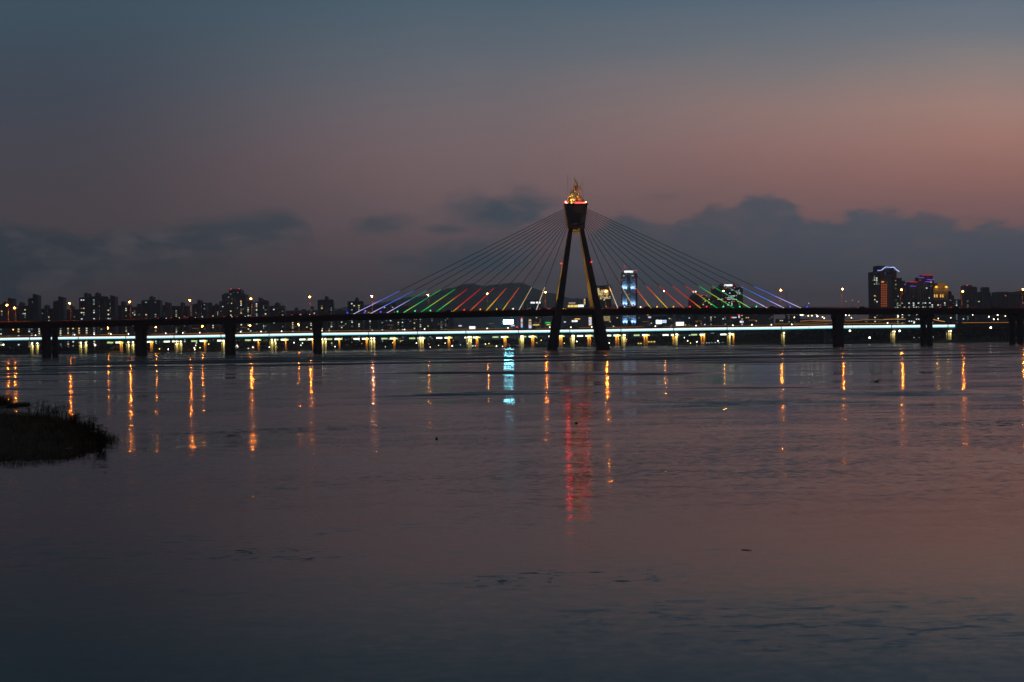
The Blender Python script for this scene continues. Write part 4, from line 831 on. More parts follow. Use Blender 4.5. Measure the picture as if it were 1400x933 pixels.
# under the deck, centre-right
spec = [(871, 893, 431, 3), (893.5, 912, 433, 4), (913, 920, 428, 1), (924, 947, 430, 3), (948, 960, 429, 0), (960.5, 969, 428.5, 1), (969.5, 980, 431, 4), (980, 1000, 430.5, 1), (1000.5, 1011, 431, 4), (1011.3, 1017.5, 430, 3), (1018, 1036, 429.5, 1), (1036.5, 1057.5, 430, 3), (1062, 1074.5, 437, 3), (1075.4, 1081.6, 429.8, 4), (1082, 1094, 431.5, 3), (1095, 1112, 437, 0), (1112, 1127, 439, 0), (1155, 1190, 438, 0), (1196, 1222, 436, 4), (1224, 1256, 437, 0), (836.5, 848.5, 431, 4), (1290, 1312, 437.5, 3), (1318, 1352, 438, 0)]
wh2 = ['grey block right of the blue-lit tower', 'dark block behind the white-blue billboard', 'thin pale slab right of the white-blue billboard', 'blue-grey block above the square white billboard', 'dark block below the second stay group', 'narrow grey slab left of the dark gap', 'dark narrow block beside the narrow grey slab', 'pale block with an orange-lit podium', 'dark block with a red-white sign', 'narrow glassy teal block',
       'grey block with amber windows', 'blue-grey block, last before the sky gap', 'small low block in the sky gap', 'dark tower with an orange roof sign', 'block right of the orange-signed tower', 'low dark block among the lamps left of the big right pier', 'low block immediately left of the big right pier', 'low dark block right of the big right pier', 'low black block under the neon-arch tower', 'low block left of the twin-column pier', 'dark block between the right pylon leg and the blue-lit tower', 'low block right of the twin-column pier', 'low block far right under the deck']
for (a, b, yt, wl), lb in zip(spec, wh2):
    A(lb + ', under the near bridge', 2600 + R.uniform(-80, 80), [(a, b, yt)], wall=wl, cols=(R.random() * .9,), p=.05, pc=.3, cat='building', name='city_block')
sign(896.6, 905, 437.8, 443.2, 2400, [glow('bb_blue', (.5, .75, 1), 2.2)], 'white-blue billboard under the deck, right of the blue-lit tower', rows=[(.08, .92, .1, .9, SW)])
sign(905.6, 911, 437.9, 441.6, 2405, [glow('bb_blue', (.5, .75, 1), 2.2)], 'smaller pale blue billboard adjoining the white-blue one', rows=[(.08, .92, .1, .9, SLV)])
sign(924.2, 935, 440.6, 445.4, 2400, [glow('bb_cream', (.95, 1, .8), 2.4)], 'square creamy white billboard under the deck at centre right', rows=[(.04, .96, .06, .94, SW)])
sign(886.2, 890.2, 433, 435, 2450, [SLV], 'small white sign above the white-blue billboard'); sign(884.4, 887, 430, 431.2, 2455, [SO], 'tiny orange sign under the deck above the white-blue billboard')
sign(1001, 1007, 433.6, 435, 2450, [SLV], 'red and white strip sign under the deck', rows=[(-.35, 0, 0, 1, SR)])
sign(1009.5, 1011.6, 430.2, 434.8, 2455, [SLV], 'small upright red and white sign under the deck', rows=[(0, 1, .6, 1, SR)])
sign(987, 991.5, 436.4, 437.8, 2560, [SO], 'short orange sign on the podium of the pale block', legs=False)
sign(1076, 1081, 428.6, 430.4, 2500, [SO], 'bright orange roof sign under the deck left of the big right pier', legs=False)
sign(1011.6, 1016.6, 439, 441.6, 2540, [SLV], 'cool white lit shopfront at the foot of the teal block', legs=False, rows=[(0, .45, .2, .9, SW)])

# right cluster
def arch_tower():
    Y = 2300; o = thing('office_tower', 'dark massive tower complex crowned by a blue-white neon arch, tallest at right', 'building', (pt(1210, 430, Y).x, Y, GZ), 'city buildings beyond the bridges')
    B = WALLS[4]; G = WALLS[1]; RDW = surf('red_lit_face', (.34, .10, .07), .7)  # red light on the panels is put into their colour
    for a, b, yt, d, mt, nm in ((1192.3, 1204.6, 371.8, 0, B, 'left_block'), (1199, 1209.6, 363.6, 9, B, 'upper_block'), (1209.7, 1219.4, 375.2, -3, G, 'grey_slab'), (1216.8, 1222.0, 366.8, 5, B, 'dark_slab'), (1204.7, 1209.65, 379, -2, WALLS[0], 'bay'), (1222.1, 1233, 380.3, 3, B, 'right_block'), (1229, 1237.5, 384, 8, WALLS[0], 'annex')):
        m = MB(); X0, X1, zt = block(m, a, b, yt, Y + d, 26); m.build(nm, mt, o)
        if nm in ('left_block',): facade(o, X0, X1, zt, Y + d, .12, (.3, .6), .35, (0, 1, 2, 3), bay=3.2, z0=10)
        if nm == 'right_block': facade(o, X0, X1, zt, Y + d, .05, (.2,), .2, (2, 3, 4))
    m = MB(); a = pt(1204.6, 364.5, Y - 3); b = pt(1209.6, 379, Y - 3); m.box(a.x, b.x, Y - 1, Y + 8.9, b.z, a.z); m.build('red_panel', RDW, o)
    m = MB(); a = pt(1222.0, 370, Y - 3); b = pt(1226.6, 380.2, Y - 3); m.box(a.x, b.x, Y, Y + 9, b.z, a.z); m.build('red_panel', RDW, o)
    q = pt(1212.3, 372.5, Y); m = MB(); n = 14; r = 4.6
    ring = [(q.x + r * math.cos(math.pi * k / n), q.z + r * math.sin(math.pi * k / n)) for k in range(n + 1)]
    m.loft([[(x, Y - 2, z) for x, z in ring], [(x, Y + 6, z) for x, z in ring]]); m.build('half_dome', WALLS[1], o)
    NE = glow('neon_arch', (.30, .42, 1), 1.4, True); NW = glow('neon_white', (.62, .75, 1), 1.2)
    pth = [(1199.5, 370.1), (1203, 370), (1205.4, 369.6), (1207.6, 367.6), (1210.4, 365.6), (1213, 365.3), (1217, 366), (1221.6, 365.6), (1223.6, 367), (1226, 369.6), (1229.4, 371.8)]
    P = [pt(x, y, Y - 4) for x, y in pth]; m = MB(); m.tube(P, .62, 6); m.build('neon_tube', NE, o)
    m = MB(); m.tube([p + Vector((0, -.7, .25)) for p in P[2:5]], .4, 5); m.tube([p + Vector((0, -.7, .25)) for p in P[6:]], .4, 5); m.build('neon_tube', NW, o)
    m = MB(); m.tube([p + Vector((0, .9, -.9)) for p in P], .45, 5); m.build('arch_rib', STEEL, o)
    for k in range(10):
        for j, x in enumerate((1205.6, 1208.6, 1211.6)):
            q = pt(x, 389.6 + k * 3.22, Y - 4); m = MB(); m.box(q.x - .85, q.x + .85, Y - 4.3, Y - 3.2, q.z - .7, q.z + .7); m.build('orange_window', glow('orange_win', (1, .20, .04), .5), o)
    q = pt(1207, 385.6, Y - 4); m = MB(); m.box(q.x - 1.7, q.x + 1.7, Y - 4.3, Y - 2.1, q.z - .8, q.z + .8); m.build('orange_sign', SO, o)
    m = MB()
    for k in range(14): q = pt(R.choice([1230, 1232.5, 1235]), R.uniform(387, 404), Y); m.quad((q.x - .7, Y + 7.8, q.z - .6), (q.x + .7, Y + 7.8, q.z - .6), (q.x + .7, Y + 7.8, q.z + .6), (q.x - .7, Y + 7.8, q.z + .6))
    m.build('lit_window', WIN[4], o, kind='stuff')
arch_tower()
def bars(o, Y, lst):
    for x0, x1, y, mt, nm in lst:
        a = pt(x0, y, Y); b = pt(x1, y, Y); m = MB(); m.box(a.x, b.x, Y - .8, Y - .3, a.z - .55, a.z + .55); m.build(nm, mt, o)
NR = glow('neon_red', (1, .01, .02), .55)
o = A('mid-height tower with one red and one violet neon bar right of the neon-arch tower', 2300, [(1238.8, 1255, 397.5), (1242.6, 1254.6, 386.3)], [(1239.2, 1243, 390)], wall=3, cols=(), p=.01, cat='building', name='residential_tower', dep=20)
bars(o, 2298, [(1243.2, 1254.4, 385.8, NR, 'red_neon'), (1244.6, 1252, 391.6, SP, 'violet_neon'), (1235.6, 1238.4, 389.2, SP, 'violet_neon')])
m = MB()
for k in range(5): q = pt(1245 + k * 2.2, 393, 2297); z = pt(1245, 411, 2297).z; m.box(q.x - .3, q.x + .3, 2297.2, 2299.6, z, q.z)
m.build('facade_fin', surf('pale_fin', (.5, .48, .48), .7), o)
o = A('twin-topped tower with the highest red neon bar and violet bars', 2300, [(1255.2, 1277, 399), (1255.4, 1263.6, 379.8), (1261, 1275.4, 376.6), (1268, 1277, 383)], [], wall=3, cols=(.3, .8), p=.02, pc=.15, pal=(0, 3, 1), cat='building', name='residential_tower', dep=20)
bars(o, 2297, [(1259.8, 1275.2, 376.7, NR, 'red_neon'), (1255.2, 1263.4, 379.9, SP, 'violet_neon'), (1264.8, 1273.4, 385.5, SP, 'violet_neon'), (1267, 1272.4, 382.4, SP, 'violet_neon'), (1273.4, 1277, 382.6, SP, 'violet_neon')])
m = MB()
for k in range(7): q = pt(1255.8 + k * 3.3, 394 if k % 2 else 397, 2294); z = pt(1255, 412, 2294).z; m.box(q.x - .35, q.x + .35, 2294.2, 2299, z, q.z)
m.build('facade_fin', surf('pale_fin', (.5, .48, .48), .7), o)
A('low dark podium with bright white and green windows below the neon-barred towers', 2250, [(1221, 1252, 411), (1250, 1277, 412)], [], wall=4, cols=(.2, .4, .6, .75, .9), p=.15, pc=.55, pal=(1, 1, 2), cat='building', name='podium_building')
# gold-lit building
Yg = 2280; o = thing('domed_building', 'gold-lit stepped building with four glowing arches, right of the neon-barred towers', 'building', (pt(1286, 430, Yg).x, Yg, GZ), 'city buildings beyond the bridges')
TAN = surf('tan_stone', (.34, .26, .17), .8, scale=.05)
for a, b, yt, d, nm in ((1275.5, 1297, 410.5, -3, 'base'), (1276.6, 1296.4, 394.8, 0, 'drum'), (1281.8, 1291.6, 387, 5, 'attic')):
    m = MB(); block(m, a, b, yt, Yg + d, 24, base=GZ if nm == 'base' else (pt(1286, 410.5, Yg).z - 1 if nm == 'drum' else pt(1286, 395, Yg).z - 1)); m.build(nm, TAN if nm != 'base' else WALLS[0], o)
m = MB(); a = pt(1276, 394.6, Yg); b = pt(1297, 394.6, Yg); m.box(a.x, b.x, Yg - 1, Yg + 24.5, a.z + .2, a.z + 1.3); m.build('cornice', TAN, o)
for x in (1277.8, 1281, 1286, 1289):
    q = pt(x, 406.8, Yg); q2 = pt(x, 402.4, Yg); m = MB(); m.add([(q.x - .95, Yg - .3, q.z), (q.x + .95, Yg - .3, q.z), (q.x + .95, Yg - .3, q2.z - 1.2), (q.x + .5, Yg - .3, q2.z - .3), (q.x, Yg - .3, q2.z), (q.x - .5, Yg - .3, q2.z - .3), (q.x - .95, Yg - .3, q2.z - 1.2)], [(0, 1, 2, 3, 4, 5, 6)]); m.build('arch_window', glow('arch_glow', (1, .55, .10), 1.0), o)
for x in (1280, 1293.6):
    q = pt(x, 392.6, Yg); m = MB(); m.ball((q.x, Yg - .5, q.z), 1.9, 2, (1, 1, .9)); m.build('corner_lantern', glow('lantern', (1, .60, .03), 1.6), o)
    link_light('lantern_light', 'POINT', (q.x, Yg - 5, q.z + 1), 1500, (1, .50, .08), o, .6)
X0 = pt(1275.5, 412, Yg).x; X1 = pt(1297, 412, Yg).x; facade(o, X0, X1, pt(1286, 410.5, Yg).z, Yg - 3, .35, (), .4, (1, 2, 5), z0=pt(1286, 418, Yg).z)
A('low sloping dark block right of the gold-lit building', 2350, [(1297.3, 1304.5, 404.5), (1296.8, 1301, 399)], wall=4, cols=(), p=.01, cat='building', name='city_block')
A('low white-striped block behind the seventh lamp right of the pylon', 2300, [(1304.6, 1326, 410.2)], wall=0, cols=(.1, .9), p=.02, pc=.8, pal=(1, 5), cat='building', name='city_block')
A('grey tower with a single red beacon right of the last but one lamp', 2500, [(1316.6, 1330, 391.6), (1318, 1329, 390.8)], wall=1, cols=(), p=0, cat='building', name='office_tower', red=[(1322, 390.4)], win=True)
A('narrow dark twin slab right of the red-beacon tower', 2500, [(1330.3, 1333, 397), (1332, 1335.8, 393)], wall=0, cols=(), p=0, cat='building', name='office_tower')
A('mid-height grey block with one lit window, fourth from the right edge', 2450, [(1335.9, 1343.4, 400)], wall=3, cols=(), p=.015, cat='building', name='office_building')
A('blocky tower with a narrower dark top, third from the right edge', 2450, [(1343.6, 1354.6, 400.2), (1344, 1352.8, 393.4)], wall=3, cols=(), p=.005, cat='building', name='office_building')
A('low grey connecting block between the blocky tower and the wide right-edge building', 2480, [(1354.8, 1363.4, 405)], wall=4, cols=(), p=0, cat='building', name='office_building')
A('wide grey building reaching the right edge of the picture', 2450, [(1363.6, 1380, 399.8), (1380, 1396, 400.2), (1396, 1425, 398)], wall=1, cols=(), p=.006, pal=(4, 5), cat='building', name='office_building', dep=30)

# elevated road ramps with orange glowing edges, right, under the near deck
def ramp(pts, Y, label, s, th=1.3):
    o = thing('elevated_road', label, 'road', (pt(pts[0][0], pts[0][1], Y).x, Y, GZ), 'elevated expressway ramps')
    P = [pt(x, y, Y) for x, y in pts]; m = MB(); m.loft([[(p.x, Y, p.z - th), (p.x, Y + 9, p.z - th), (p.x, Y + 9, p.z), (p.x, Y, p.z)] for p in P]); m.build('deck', CONC_D, o)
    m = MB(); m.loft([[(p.x, Y - .1, p.z + .1), (p.x, Y + .2, p.z + .1), (p.x, Y + .2, p.z + .8), (p.x, Y - .1, p.z + .8)] for p in P]); m.build('parapet_lamplight', glow('ramp_glow_%d' % int(s * 100), (1, .45, .1), s), o)  # parapet strip glows in place of road lamplight falling on it
    for p in P[::2]:
        m = MB(); m.box(p.x - 1, p.x + 1, Y + 3, Y + 6, GZ - 1, p.z - th - .01); m.build('column', CONC_D, o)
ramp([(1155, 439.5), (1170, 439.3), (1180, 438), (1195, 437.6), (1208, 438)], 2050, 'orange-lit elevated ramp just right of the big right pier', .35)
ramp([(1208, 437.6), (1222, 437), (1238, 437.2)], 2060, 'pale-lit elevated ramp ahead of the twin-column pier', .7)
ramp([(1274, 437), (1283, 439), (1292, 440.5)], 2050, 'short brightly lit ramp just right of the twin-column pier', .9)
ramp([(1094, 440), (1108, 438.6), (1122, 439.4), (1137, 438.9)], 2050, 'orange-lit elevated ramp left of the big right pier', .4)
ramp([(1060, 443.5), (1100, 442.6), (1140, 439.8)], 1950, 'dark elevated ramp with a faint amber edge left of the big right pier', .15)

# scattered lamps of the far shore (each a pole with a globe)
FARL = []
rr = random.Random(21)
for k in range(60):
    px = rr.uniform(212, 985); y0 = hor(px); FARL.append((px, rr.choice([466.5, 470, 472.5]) - .0135 * (px - 700) + rr.uniform(-2.0, 1.2), 2042, rr.choice([LAMP_W, LAMP_W, LAMP_C, LAMP_Y, glow('lamp_dim_red', (1, .15, .05), 2)]), rr.uniform(.42, .72)))
for x, y in ((1094.5, 430.5), (1099, 429.7), (1104.5, 429.2), (1105, 432), (1109.3, 429.5), (1110, 431.8), (1116, 430), (1117.6, 432.6), (1123.8, 429.3), (1124.6, 433.6), (1126.8, 435.4), (1156.2, 431.2), (1161, 431.4), (1164, 434.8), (1168.6, 429.8), (1086, 434.2), (1097, 431.2), (1228, 432.8), (1233.8, 430.2), (1253.5, 430), (1275.4, 431.6), (1282.8, 435.8), (1300, 434.9), (1329.8, 430.4), (1352, 433.3), (1358.8, 436.8), (1363.9, 431), (1364.2, 436.7), (1374.5, 432.3)):
    FARL.append((x, y, 2100, LAMP_W if (x * 7) % 3 > 1 else glow('lamp_cream', (1, .8, .45), 4.5), .95 if x < 1130 else .8))
for x, y in ((4.5, 471.5), (130, 472.3), (1354.5, 448.2), (1162, 452.5), (1230, 452.6), (1189, 462)):
    FARL.append((x, y, 1480 if x > 1000 else 1890, LAMP_W, .9))
for x, y in ((961.5, 467.8), (966, 467.6), (969.6, 467.6), (973.4, 467.5), (977.8, 467.3), (983, 467.2), (988, 467)): FARL.append((x, y + 1.5, 2042, LAMP_C, .4))
FARL.sort(key=lambda q: q[0]); PIER_AT = [(66, 'first bridge pier'), (190, 'second bridge pier'), (313, 'third bridge pier'), (433, 'fourth bridge pier'), (762, 'left pylon leg'), (824, 'right pylon leg'), (1145, 'big right pier'), (1267, 'twin-column pier'), (1392, 'rightmost pier')]; seen_l = {}
for (x, y, Y, mt, r) in FARL:
    lb, gr = ('small white lamp on a pole among the far shore lights', 'small lamps scattered along the far shore') if Y == 2042 else (('small cream lamp on a pole beside the elevated ramps', 'lamps beside the elevated ramps') if Y == 2100 else ('lone small white lamp on the dark near part of the far bank', 'lone lamps on the dark bank'))
    if mt is LAMP_C: lb = 'small greenish lamp on a pole among the far shore lights'
    if mt is LAMP_Y: lb = 'small yellow lamp on a pole among the far shore lights'
    if mt.name == 'lamp_dim_red': lb = 'small dim red lamp on a pole among the far shore lights'
    lb = {LAMP_W: 'white', LAMP_C: 'greenish', LAMP_Y: 'yellow'}.get(mt, 'dim red' if mt.name == 'lamp_dim_red' else 'cream') + (' lamp on the far shore' if Y == 2042 else (' lamp by the ramps' if Y == 2100 else ' lamp on the dark bank'))
    nx, nm = min(PIER_AT, key=lambda q: abs(q[0] - x)); key = lb + (' left of the ' if x < nx else ' right of the ') + nm; seen_l[key] = seen_l.get(key, 0) + 1
    small_lamp(x, y, Y, mt, r, 'small ' + key + (', ' + ORD[seen_l[key] - 1]), gr, zb=GZ - .2, name='shore_lamp')
# brighter strips of shore light
for x0, x1, y, mt, lb in ((663, 683, 474.4, SY, 'string of yellow-white shore lights left of the pylon near the waterline'), (642, 652, 473.6, SW, 'short row of white lights on the far waterline'), (318, 326, 474.6, SW, 'white lit boathouse strip right of the third pier'), (884, 897, 467.8, SY, 'yellow lit kiosk row right of the pylon'), (872, 879, 470, SY, 'small yellow lit hut near the waterline right of the pylon'), (706, 712, 473.6, SB, 'blue lit spot at the waterline left of the pylon')):
    Y = 2046; a = pt(x0, y - .6, Y); b = pt(x1, y + .6, Y); o = thing('shore_kiosk', lb, 'kiosk', ((a.x + b.x) / 2, Y, GZ))
    m = MB(); m.box(a.x, b.x, Y + .5, Y + 4, GZ - 1, a.z + 1); m.build('wall', WALLS[0], o)
    x = a.x
    while x < b.x - 1:
        m = MB(); m.box(x, x + 1.3 + R.random(), Y, Y + .48, max(b.z, GZ - .5) + .2, a.z + .3); m.build('lit_window', mt, o); x += 2.4 + R.random() * 2
for i, (x, y) in enumerate(((1156.6, 412.4), (1165.4, 411), (1173.6, 412.6))):
    small_lamp(x, y, 1300, glow('faint_sodium', (1, .3, .06), .8), .45, 'faint small orange lamp above the deck left of the neon-arch tower, %s of three' % ORD[i], 'three faint lamps above the right deck', zb=5, name='street_lamp', cat='street lamp')
small_lamp(1105.8, 415, 1000, glow('pale_marker', (.7, .9, .9), 1.2), .3, 'pale marker lamp above the deck just right of the last blue stay', None, zb=10, name='marker_lamp')

# ================================================================== TREES OF THE FAR BANK
def woods(name, segs, hgt, label, n, seed, dens=1.0):
    rr = random.Random(seed); mb = MB()
    bm = bmesh.new(); bmesh.ops.create_icosphere(bm, subdivisions=1, radius=1); V = [v.co.copy() for v in bm.verts]; Fc = [tuple(v.index for v in f.verts) for f in bm.faces]; bm.free()
    for k in range(n):
        f = rr.random() * (len(segs) - 1); i = int(f); f -= i; a, b = segs[i], segs[i + 1]
        px = a[0] + (b[0] - a[0]) * f; Y = a[1] + (b[1] - a[1]) * f + rr.uniform(0, 60); X = (px - 700) / F_PX * Y
        H = (a[2] + (b[2] - a[2]) * f) * rr.uniform(.62, 1.05)
        mb.box(X - .25, X + .25, Y - .25, Y + .25, 1.5, GZ + H * .55)
        for j in range(7):
            c = Vector((X + rr.uniform(-3.0, 3.0), Y + rr.uniform(-2.5, 2.5), GZ + H * rr.uniform(.35, .9))); r = rr.uniform(1.2, 2.6)
            mb.add([c + Vector((v.x * r * rr.uniform(.7, 1.3), v.y * r * rr.uniform(.7, 1.3), v.z * r * rr.uniform(.6, 1.1))) for v in V], Fc)
    ob = mb.build(name, surf('leaves', (.05, .07, .04), .95, scale=.4), kind='stuff'); tag(ob, label, 'trees', kind='stuff')
woods('woods', [(-60, 1925, 9), (120, 1975, 8), (205, 2045, 8.5), (260, 2050, 8.5), (500, 2055, 9), (880, 2055, 9), (1010, 2045, 10), (1065, 1860, 14)], 12, 'dark line of trees along the far bank behind the bridges', 900, 1)
woods('woods', [(1066, 1800, 12), (1100, 1730, 16), (1180, 1640, 15), (1300, 1560, 15), (1420, 1500, 15), (1520, 1470, 15)], 14, 'black mass of trees on the right bank under the bridges', 620, 2)
q = pt(1112, 463.5, 1690); ob = MB(); ob.box(q.x - 3, q.x + 3, 1612, 1618, GZ - 2, pt(1112, 455, 1612).z); ob.box(q.x - 3.4, q.x + 3.4, 1611.6, 1618.4, pt(1112, 455, 1612).z + .003, pt(1112, 455, 1612).z + .6)
tag(ob.build('pump_house', WALLS[1], loc=(q.x, 1612, GZ)), 'pale square pump house half hidden in the black trees left of the big right pier', 'hut')

# ================================================================== FOREGROUND SPIT
def on_water(px, py, z=0.0):
    d = FW + RT * ((px - PW / 2) / F_PX) + UP * ((PH / 2 - py) / F_PX); k = (EYE - z) / -d.z; return Vector((d.x * k, d.y * k, z))
def spit_height(u, v): return 0
def make_spit():
    rr = random.Random(4)
    near = [(-120, 640), (-60, 637), (0, 634), (30, 635), (60, 632), (85, 630), (100, 626), (114, 620), (127, 613), (136, 603)]
    N = [on_water(x, y) for x, y in near]
    farp = [(-120, 562), (-60, 563), (0, 564), (30, 565), (50, 566.5), (72, 570), (92, 575), (108, 583), (124, 592), (136, 600)]
    Fp = [on_water(x, y, .1) for x, y in farp]
    rows = 22; vs = []; fs = []; n = 46
    def samp(L, f):
        k = f * (len(L) - 1); i = min(int(k), len(L) - 2); return L[i].lerp(L[i + 1], k - i)
    from mathutils import noise as mn
    for j in range(rows):
        v = j / (rows - 1)
        for i in range(n):
            u = i / (n - 1); p = samp(N, u).lerp(samp(Fp, u), v)
            h = .34 * math.sin(math.pi * min(1, v * 1.02)) ** .55 * (1 - u ** 5) if 0 < v < 1 else 0
            h *= .75 + .5 * mn.noise(Vector((p.x * .5, p.y * .16, 3)))
            h += .07 * mn.noise(Vector((p.x * 2.2, p.y * .9, 7)))
            ex = .18 * mn.noise(Vector((p.x * 1.3, p.y * .5, 1)))
            vs.append((p.x + ex, p.y + ex * 3, h if 0 < v < 1 else -.25))
    for j in range(rows - 1):
        for i in range(n - 1): fs.append((j * n + i, j * n + i + 1, (j + 1) * n + i + 1, (j + 1) * n + i))
    mb = MB(); mb.add(vs, fs); mb.build('muddy_bank', surf('wet_mud', (.15, .075, .03), .9, scale=3, bump=.5), kind='structure', smooth=True)
    P = [Vector(v) for v in vs]
    def blade(mb, b, hgt, lean, wd, seg=3):
        a = rr.uniform(0, 6.28); L = Vector((math.cos(a), math.sin(a), 0)) * lean; wv = Vector((math.cos(a + 1.57) * wd, math.sin(a + 1.57) * wd, 0)); pts = []
        for k in range(seg + 1): f = k / seg; c = b + Vector((0, 0, hgt * f)) + L * f * f; pts.append((c - wv * (1 - f), c + wv * (1 - f)))
        v = [q for pr in pts for q in pr]; mb.add(v, [(2 * k, 2 * k + 1, 2 * k + 3, 2 * k + 2) for k in range(seg)])
    g = MB()
    for k in range(15000):
        i = rr.randrange(len(P)); b = P[i]; 
        if b.z < .03: continue
        b = b + Vector((rr.uniform(-.6, .6), rr.uniform(-1.2, 1.2), -.05)); blade(g, b, rr.uniform(.06, .30) * (1.3 if b.y > 62 else 1), rr.uniform(0, .2), .007, 2)
    for k in range(2600):    # ragged fringe along the two waterlines
        L, u = (N, rr.random()) if rr.random() < .5 else (Fp, rr.random()); b = samp(L, u) + Vector((rr.uniform(-.2, .2), rr.uniform(-1.0, .8), -.05)); blade(g, b, rr.uniform(.06, .26), rr.uniform(.02, .22), .007, 2)
    tag(g.build('grass', surf('dark_grass', (.15, .10, .03), .9, scale=2), kind='stuff'), 'dark tangled grass covering the low spit at the left edge', 'grass', kind='stuff')
    # reed and willow shoots one can tell apart
    spots = [(70, 570), (76, 571), (80, 572), (84, 573), (88, 574), (92, 577), (96, 578), (101, 580), (104, 582), (112, 586), (116, 588), (119, 590), (128, 594), (130, 596), (133, 594), (136, 599), (140, 602), (144, 604), (146, 610), (138, 610), (60, 569), (64, 570), (8, 562), (16, 562), (38, 565), (141, 616), (124, 612), (50, 567), (55, 568), (66, 570), (73, 571), (107, 583), (110, 584), (122, 591), (126, 592), (132, 597), (134, 605), (147, 607), (149, 612), (143, 609)]
    tips = ['upright bushy', 'leaning', 'thin upright', 'arching', 'forked']
    for k, (x, y) in enumerate(spots):
        if x > 105: x -= 8
        b = on_water(x, y, .1); b.z = .05
        place = 'on the crest of the spit' if x < 100 else ('near the tip of the spit' if x < 128 else 'at the very tip of the spit')
        o = thing('reed_plant', f'{tips[k % 5]} dark reed shoot {place}, {ORD[k]} counted along it', 'plant', tuple(b), 'reed shoots on the spit')
        m = MB(); lv = MB()
        for s in range(rr.choice([2, 3, 4])):
            H = rr.uniform(.35, .85) * (b.y / 62) ** .5; a = rr.uniform(0, 6.28); ln = rr.uniform(.05, .3); p0 = b + Vector((rr.uniform(-.1, .1), rr.uniform(-.2, .2), 0)); p1 = p0 + Vector((math.cos(a) * ln * .4, math.sin(a) * ln * .4, H * .6)); p2 = p0 + Vector((math.cos(a) * ln, math.sin(a) * ln, H))
            m.tube([p0, p1, p2], [.014, .011, .006], 4)
            for j in range(7):
                f = rr.uniform(.3, 1); c = p0.lerp(p2, f); aa = rr.uniform(0, 6.28); l = rr.uniform(.12, .28); d = Vector((math.cos(aa), math.sin(aa), rr.uniform(-.2, .8))).normalized(); wv = d.cross(Vector((0, 0, 1))).normalized() * .022
                lv.add([c, c + d * l * .5 + wv, c + d * l + Vector((0, 0, -.03)), c + d * l * .5 - wv], [(0, 1, 2, 3)])
        m.build('stem', surf('dark_stem', (.04, .035, .02), .9), o); lv.build('leaf', surf('dark_grass', (.15, .10, .03), .9), o, kind='stuff')
make_spit()
def clump(px0, px1, py, h, seed, label):
    rr = random.Random(seed); g = MB(); a = on_water(px0, py); b = on_water(px1, py)
    for k in range(260):
        c = a.lerp(b, rr.random()) + Vector((rr.uniform(-.1, .1), rr.uniform(-2, 2), -.04)); H = rr.uniform(.3, 1) * h; l = rr.uniform(-.25, .25); wd = .012
        g.add([c + Vector((-wd, 0, 0)), c + Vector((wd, 0, 0)), c + Vector((l * .4 + wd, 0, H * .6)), c + Vector((l, 0, H)), c + Vector((l * .4 - wd, 0, H * .6))], [(0, 1, 2, 3, 4)])
    m = MB(); rings = []
    ob = g.build('sedge_clump', surf('dark_grass', (.15, .10, .03), .9), loc=(a.x, a.y, 0), kind='stuff'); tag(ob, label, 'plants', 'sedge clumps standing in the water', 'stuff')
clump(-12, 9, 552, .75, 1, 'tall dense sedge clump in the water at the left edge of the picture')
clump(14, 34, 555.5, .35, 2, 'low sparse sedge clump standing in the water beyond the spit')
clump(-10, 30, 556.5, .10, 3, 'thin mat of sedge between the spit and the open river')
# litter
for (x, y, w_, h_, l, nm, cat, c) in ((20, 629.5, .62, .02, 'pale thin stick lying at the near water edge of the spit', 'stick', 'stick', (.55, .55, .55)), (106.5, 587, .14, .03, 'small pale flat scrap lying on the dark spit', 'paper_scrap', 'litter', (.5, .45, .36)), (58.5, 574.5, .06, .04, 'tiny white scrap on the crest of the spit', 'paper_scrap', 'litter', (.7, .7, .7)), (94, 613.5, .24, .02, 'pale bluish plastic scrap by the lower edge near the spit tip', 'plastic_scrap', 'litter', (.5, .56, .62))):
    p = on_water(x, y, .15); p.z = .42 if y < 600 else .14
    mb = MB()
    if nm == 'stick': mb.tube([p + Vector((-w_ / 2, .25, -.06)), p + Vector((0, 0, .0)), p + Vector((w_ / 2, -.1, .03))], [.012, .016, .01], 6)
    else: mb.add([p + Vector(v) for v in ((-w_ / 2, -.06, 0), (w_ / 2, -.08, .02), (w_ / 2 * .8, .07, h_), (-w_ / 2, .05, h_ * .5), (-w_ / 2, -.06, .012), (w_ / 2, -.08, .032), (w_ / 2 * .8, .07, h_ + .012), (-w_ / 2, .05, h_ * .5 + .012))], [(3, 2, 1, 0), (4, 5, 6, 7), (0, 1, 5, 4), (1, 2, 6, 5), (2, 3, 7, 6), (3, 0, 4, 7)])
    tag(mb.build(nm, surf('scrap_' + nm + str(x), c, .6), loc=p), l, cat)

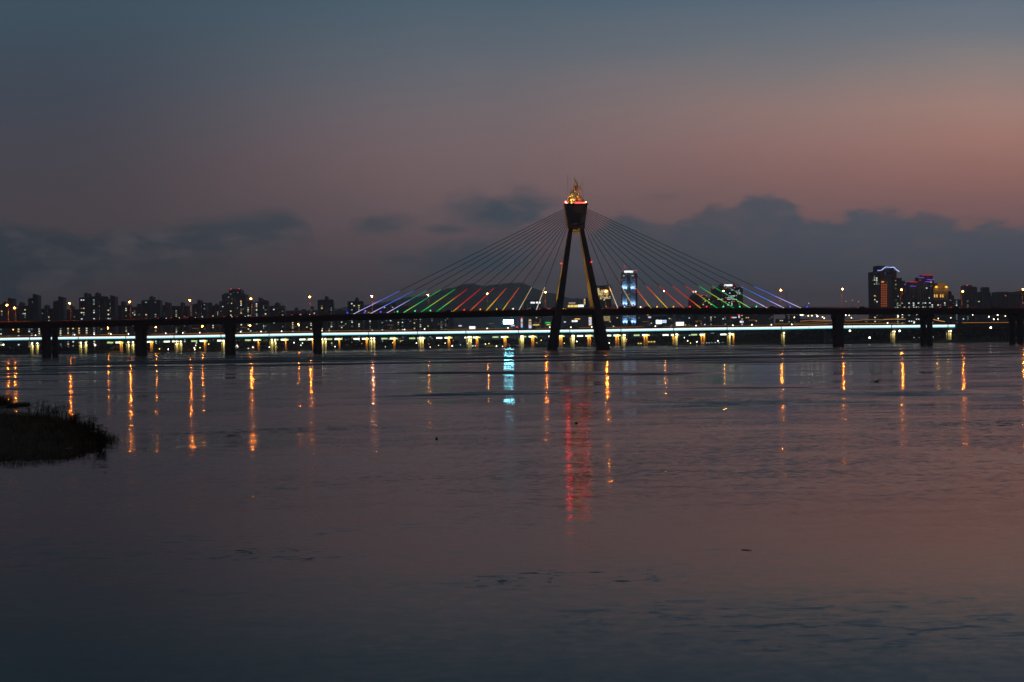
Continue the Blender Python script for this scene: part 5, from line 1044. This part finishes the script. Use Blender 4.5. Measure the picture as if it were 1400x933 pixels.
# duck, floats, driftwood
def duck(px, py, label, sc_=1.0):
    p = on_water(px, py); o = bpy.data.objects.new('duck', None)
    bm_v = [((-.34, 0, .10), .02), ((-.24, 0, .09), .07), ((-.08, 0, .07), .12), ((.08, 0, .07), .11), ((.17, 0, .10), .065), ((.21, 0, .19), .04), ((.23, 0, .26), .048), ((.27, 0, .28), .045), ((.31, 0, .27), .02), ((.36, 0, .262), .012)]
    me = bpy.data.meshes.new('duck'); me.from_pydata([tuple(Vector(v[0]) * sc_) for v in bm_v], [(i, i + 1) for i in range(len(bm_v) - 1)], [])
    ob = bpy.data.objects.new('duck', me); COL.objects.link(ob); ob.location = p
    s = ob.modifiers.new('skin', 'SKIN'); 
    for i, v in enumerate(me.skin_vertices[0].data): v.radius = (bm_v[i][1] * sc_, bm_v[i][1] * sc_ * .9)
    me.skin_vertices[0].data[3].use_root = True
    ob.modifiers.new('sub', 'SUBSURF').levels = 2; ob.modifiers['sub'].render_levels = 2
    me.materials.append(surf('duck_feathers', (.05, .045, .04), .8)); ob.rotation_euler = (0, 0, math.radians(12)); tag(ob, label, 'duck'); return ob
duck(1198.5, 522.6, 'dark duck swimming on the river at right, above the street lamp reflections', .72)
for x, y, r, lb in ((788, 579.5, .06, 'round black float on the water below the pylon'), (697, 517.6, .09, 'small dark float beside the cyan reflection'), (597, 601, .05, 'small dark float on calm water left of the cyan reflection')):
    p = on_water(x, y); m = MB(); m.ball((p.x, p.y, r * .55), r, 2); m.tube([(p.x, p.y, r * 1.4), (p.x, p.y, r * 2.0)], r * .18, 6); tag(m.build('float_buoy', surf('black_rubber', (.02, .02, .02), .6), loc=p, smooth=True), lb, 'float')
for x, y, L, lb in ((1020.5, 752.5, .16, 'thin stick floating on the smooth water at lower right'),):
    p = on_water(x, y); m = MB(); m.tube([p + Vector((-L / 2, .05, .004)), p + Vector((0, 0, .008)), p + Vector((L / 2, -.06, .006))], [.004, .007, .003], 5); tag(m.build('driftwood', surf('wet_wood', (.03, .025, .02), .8), loc=p), lb, 'driftwood')
# the distant bird high over the left sky
b = pt(526.5, 74, 1200); m = MB(); m.tube([b + Vector((-.5, 0, 0)), b, b + Vector((.6, 0, 0))], [.08, .22, .06], 6)
for s in (-1, 1): m.add([b + Vector((-.25, 0, .1)), b + Vector((.25, 0, .1)), b + Vector((.05 + s * .3, s * .9, .5)), b + Vector((-.2 + s * .2, s * 1.6, .25))], [(0, 1, 2, 3)])
tag(m.build('bird', surf('bird_feathers', (.04, .04, .045), .9), loc=b), 'tiny dark bird flying high in the left half of the sky', 'bird')

# ================================================================== HAZE
HAZE = 0.000115
if HAZE:
    m = MB(); m.box(-9200, 9200, -310, 11800, -4, 368)
    mt = bpy.data.materials.new('haze'); mt.use_nodes = True; t = mt.node_tree; t.nodes.clear()
    v = t.nodes.new('ShaderNodeVolumePrincipled'); v.inputs['Density'].default_value = HAZE; v.inputs['Color'].default_value = (.82, .93, 1.0, 1); v.inputs['Anisotropy'].default_value = 0.6
    oo = t.nodes.new('ShaderNodeOutputMaterial'); t.links.new(v.outputs[0], oo.inputs['Volume'])
    m.build('haze', mt, kind='stuff')
for ob in bpy.data.objects:
    if '_o' in ob: del ob['_o']
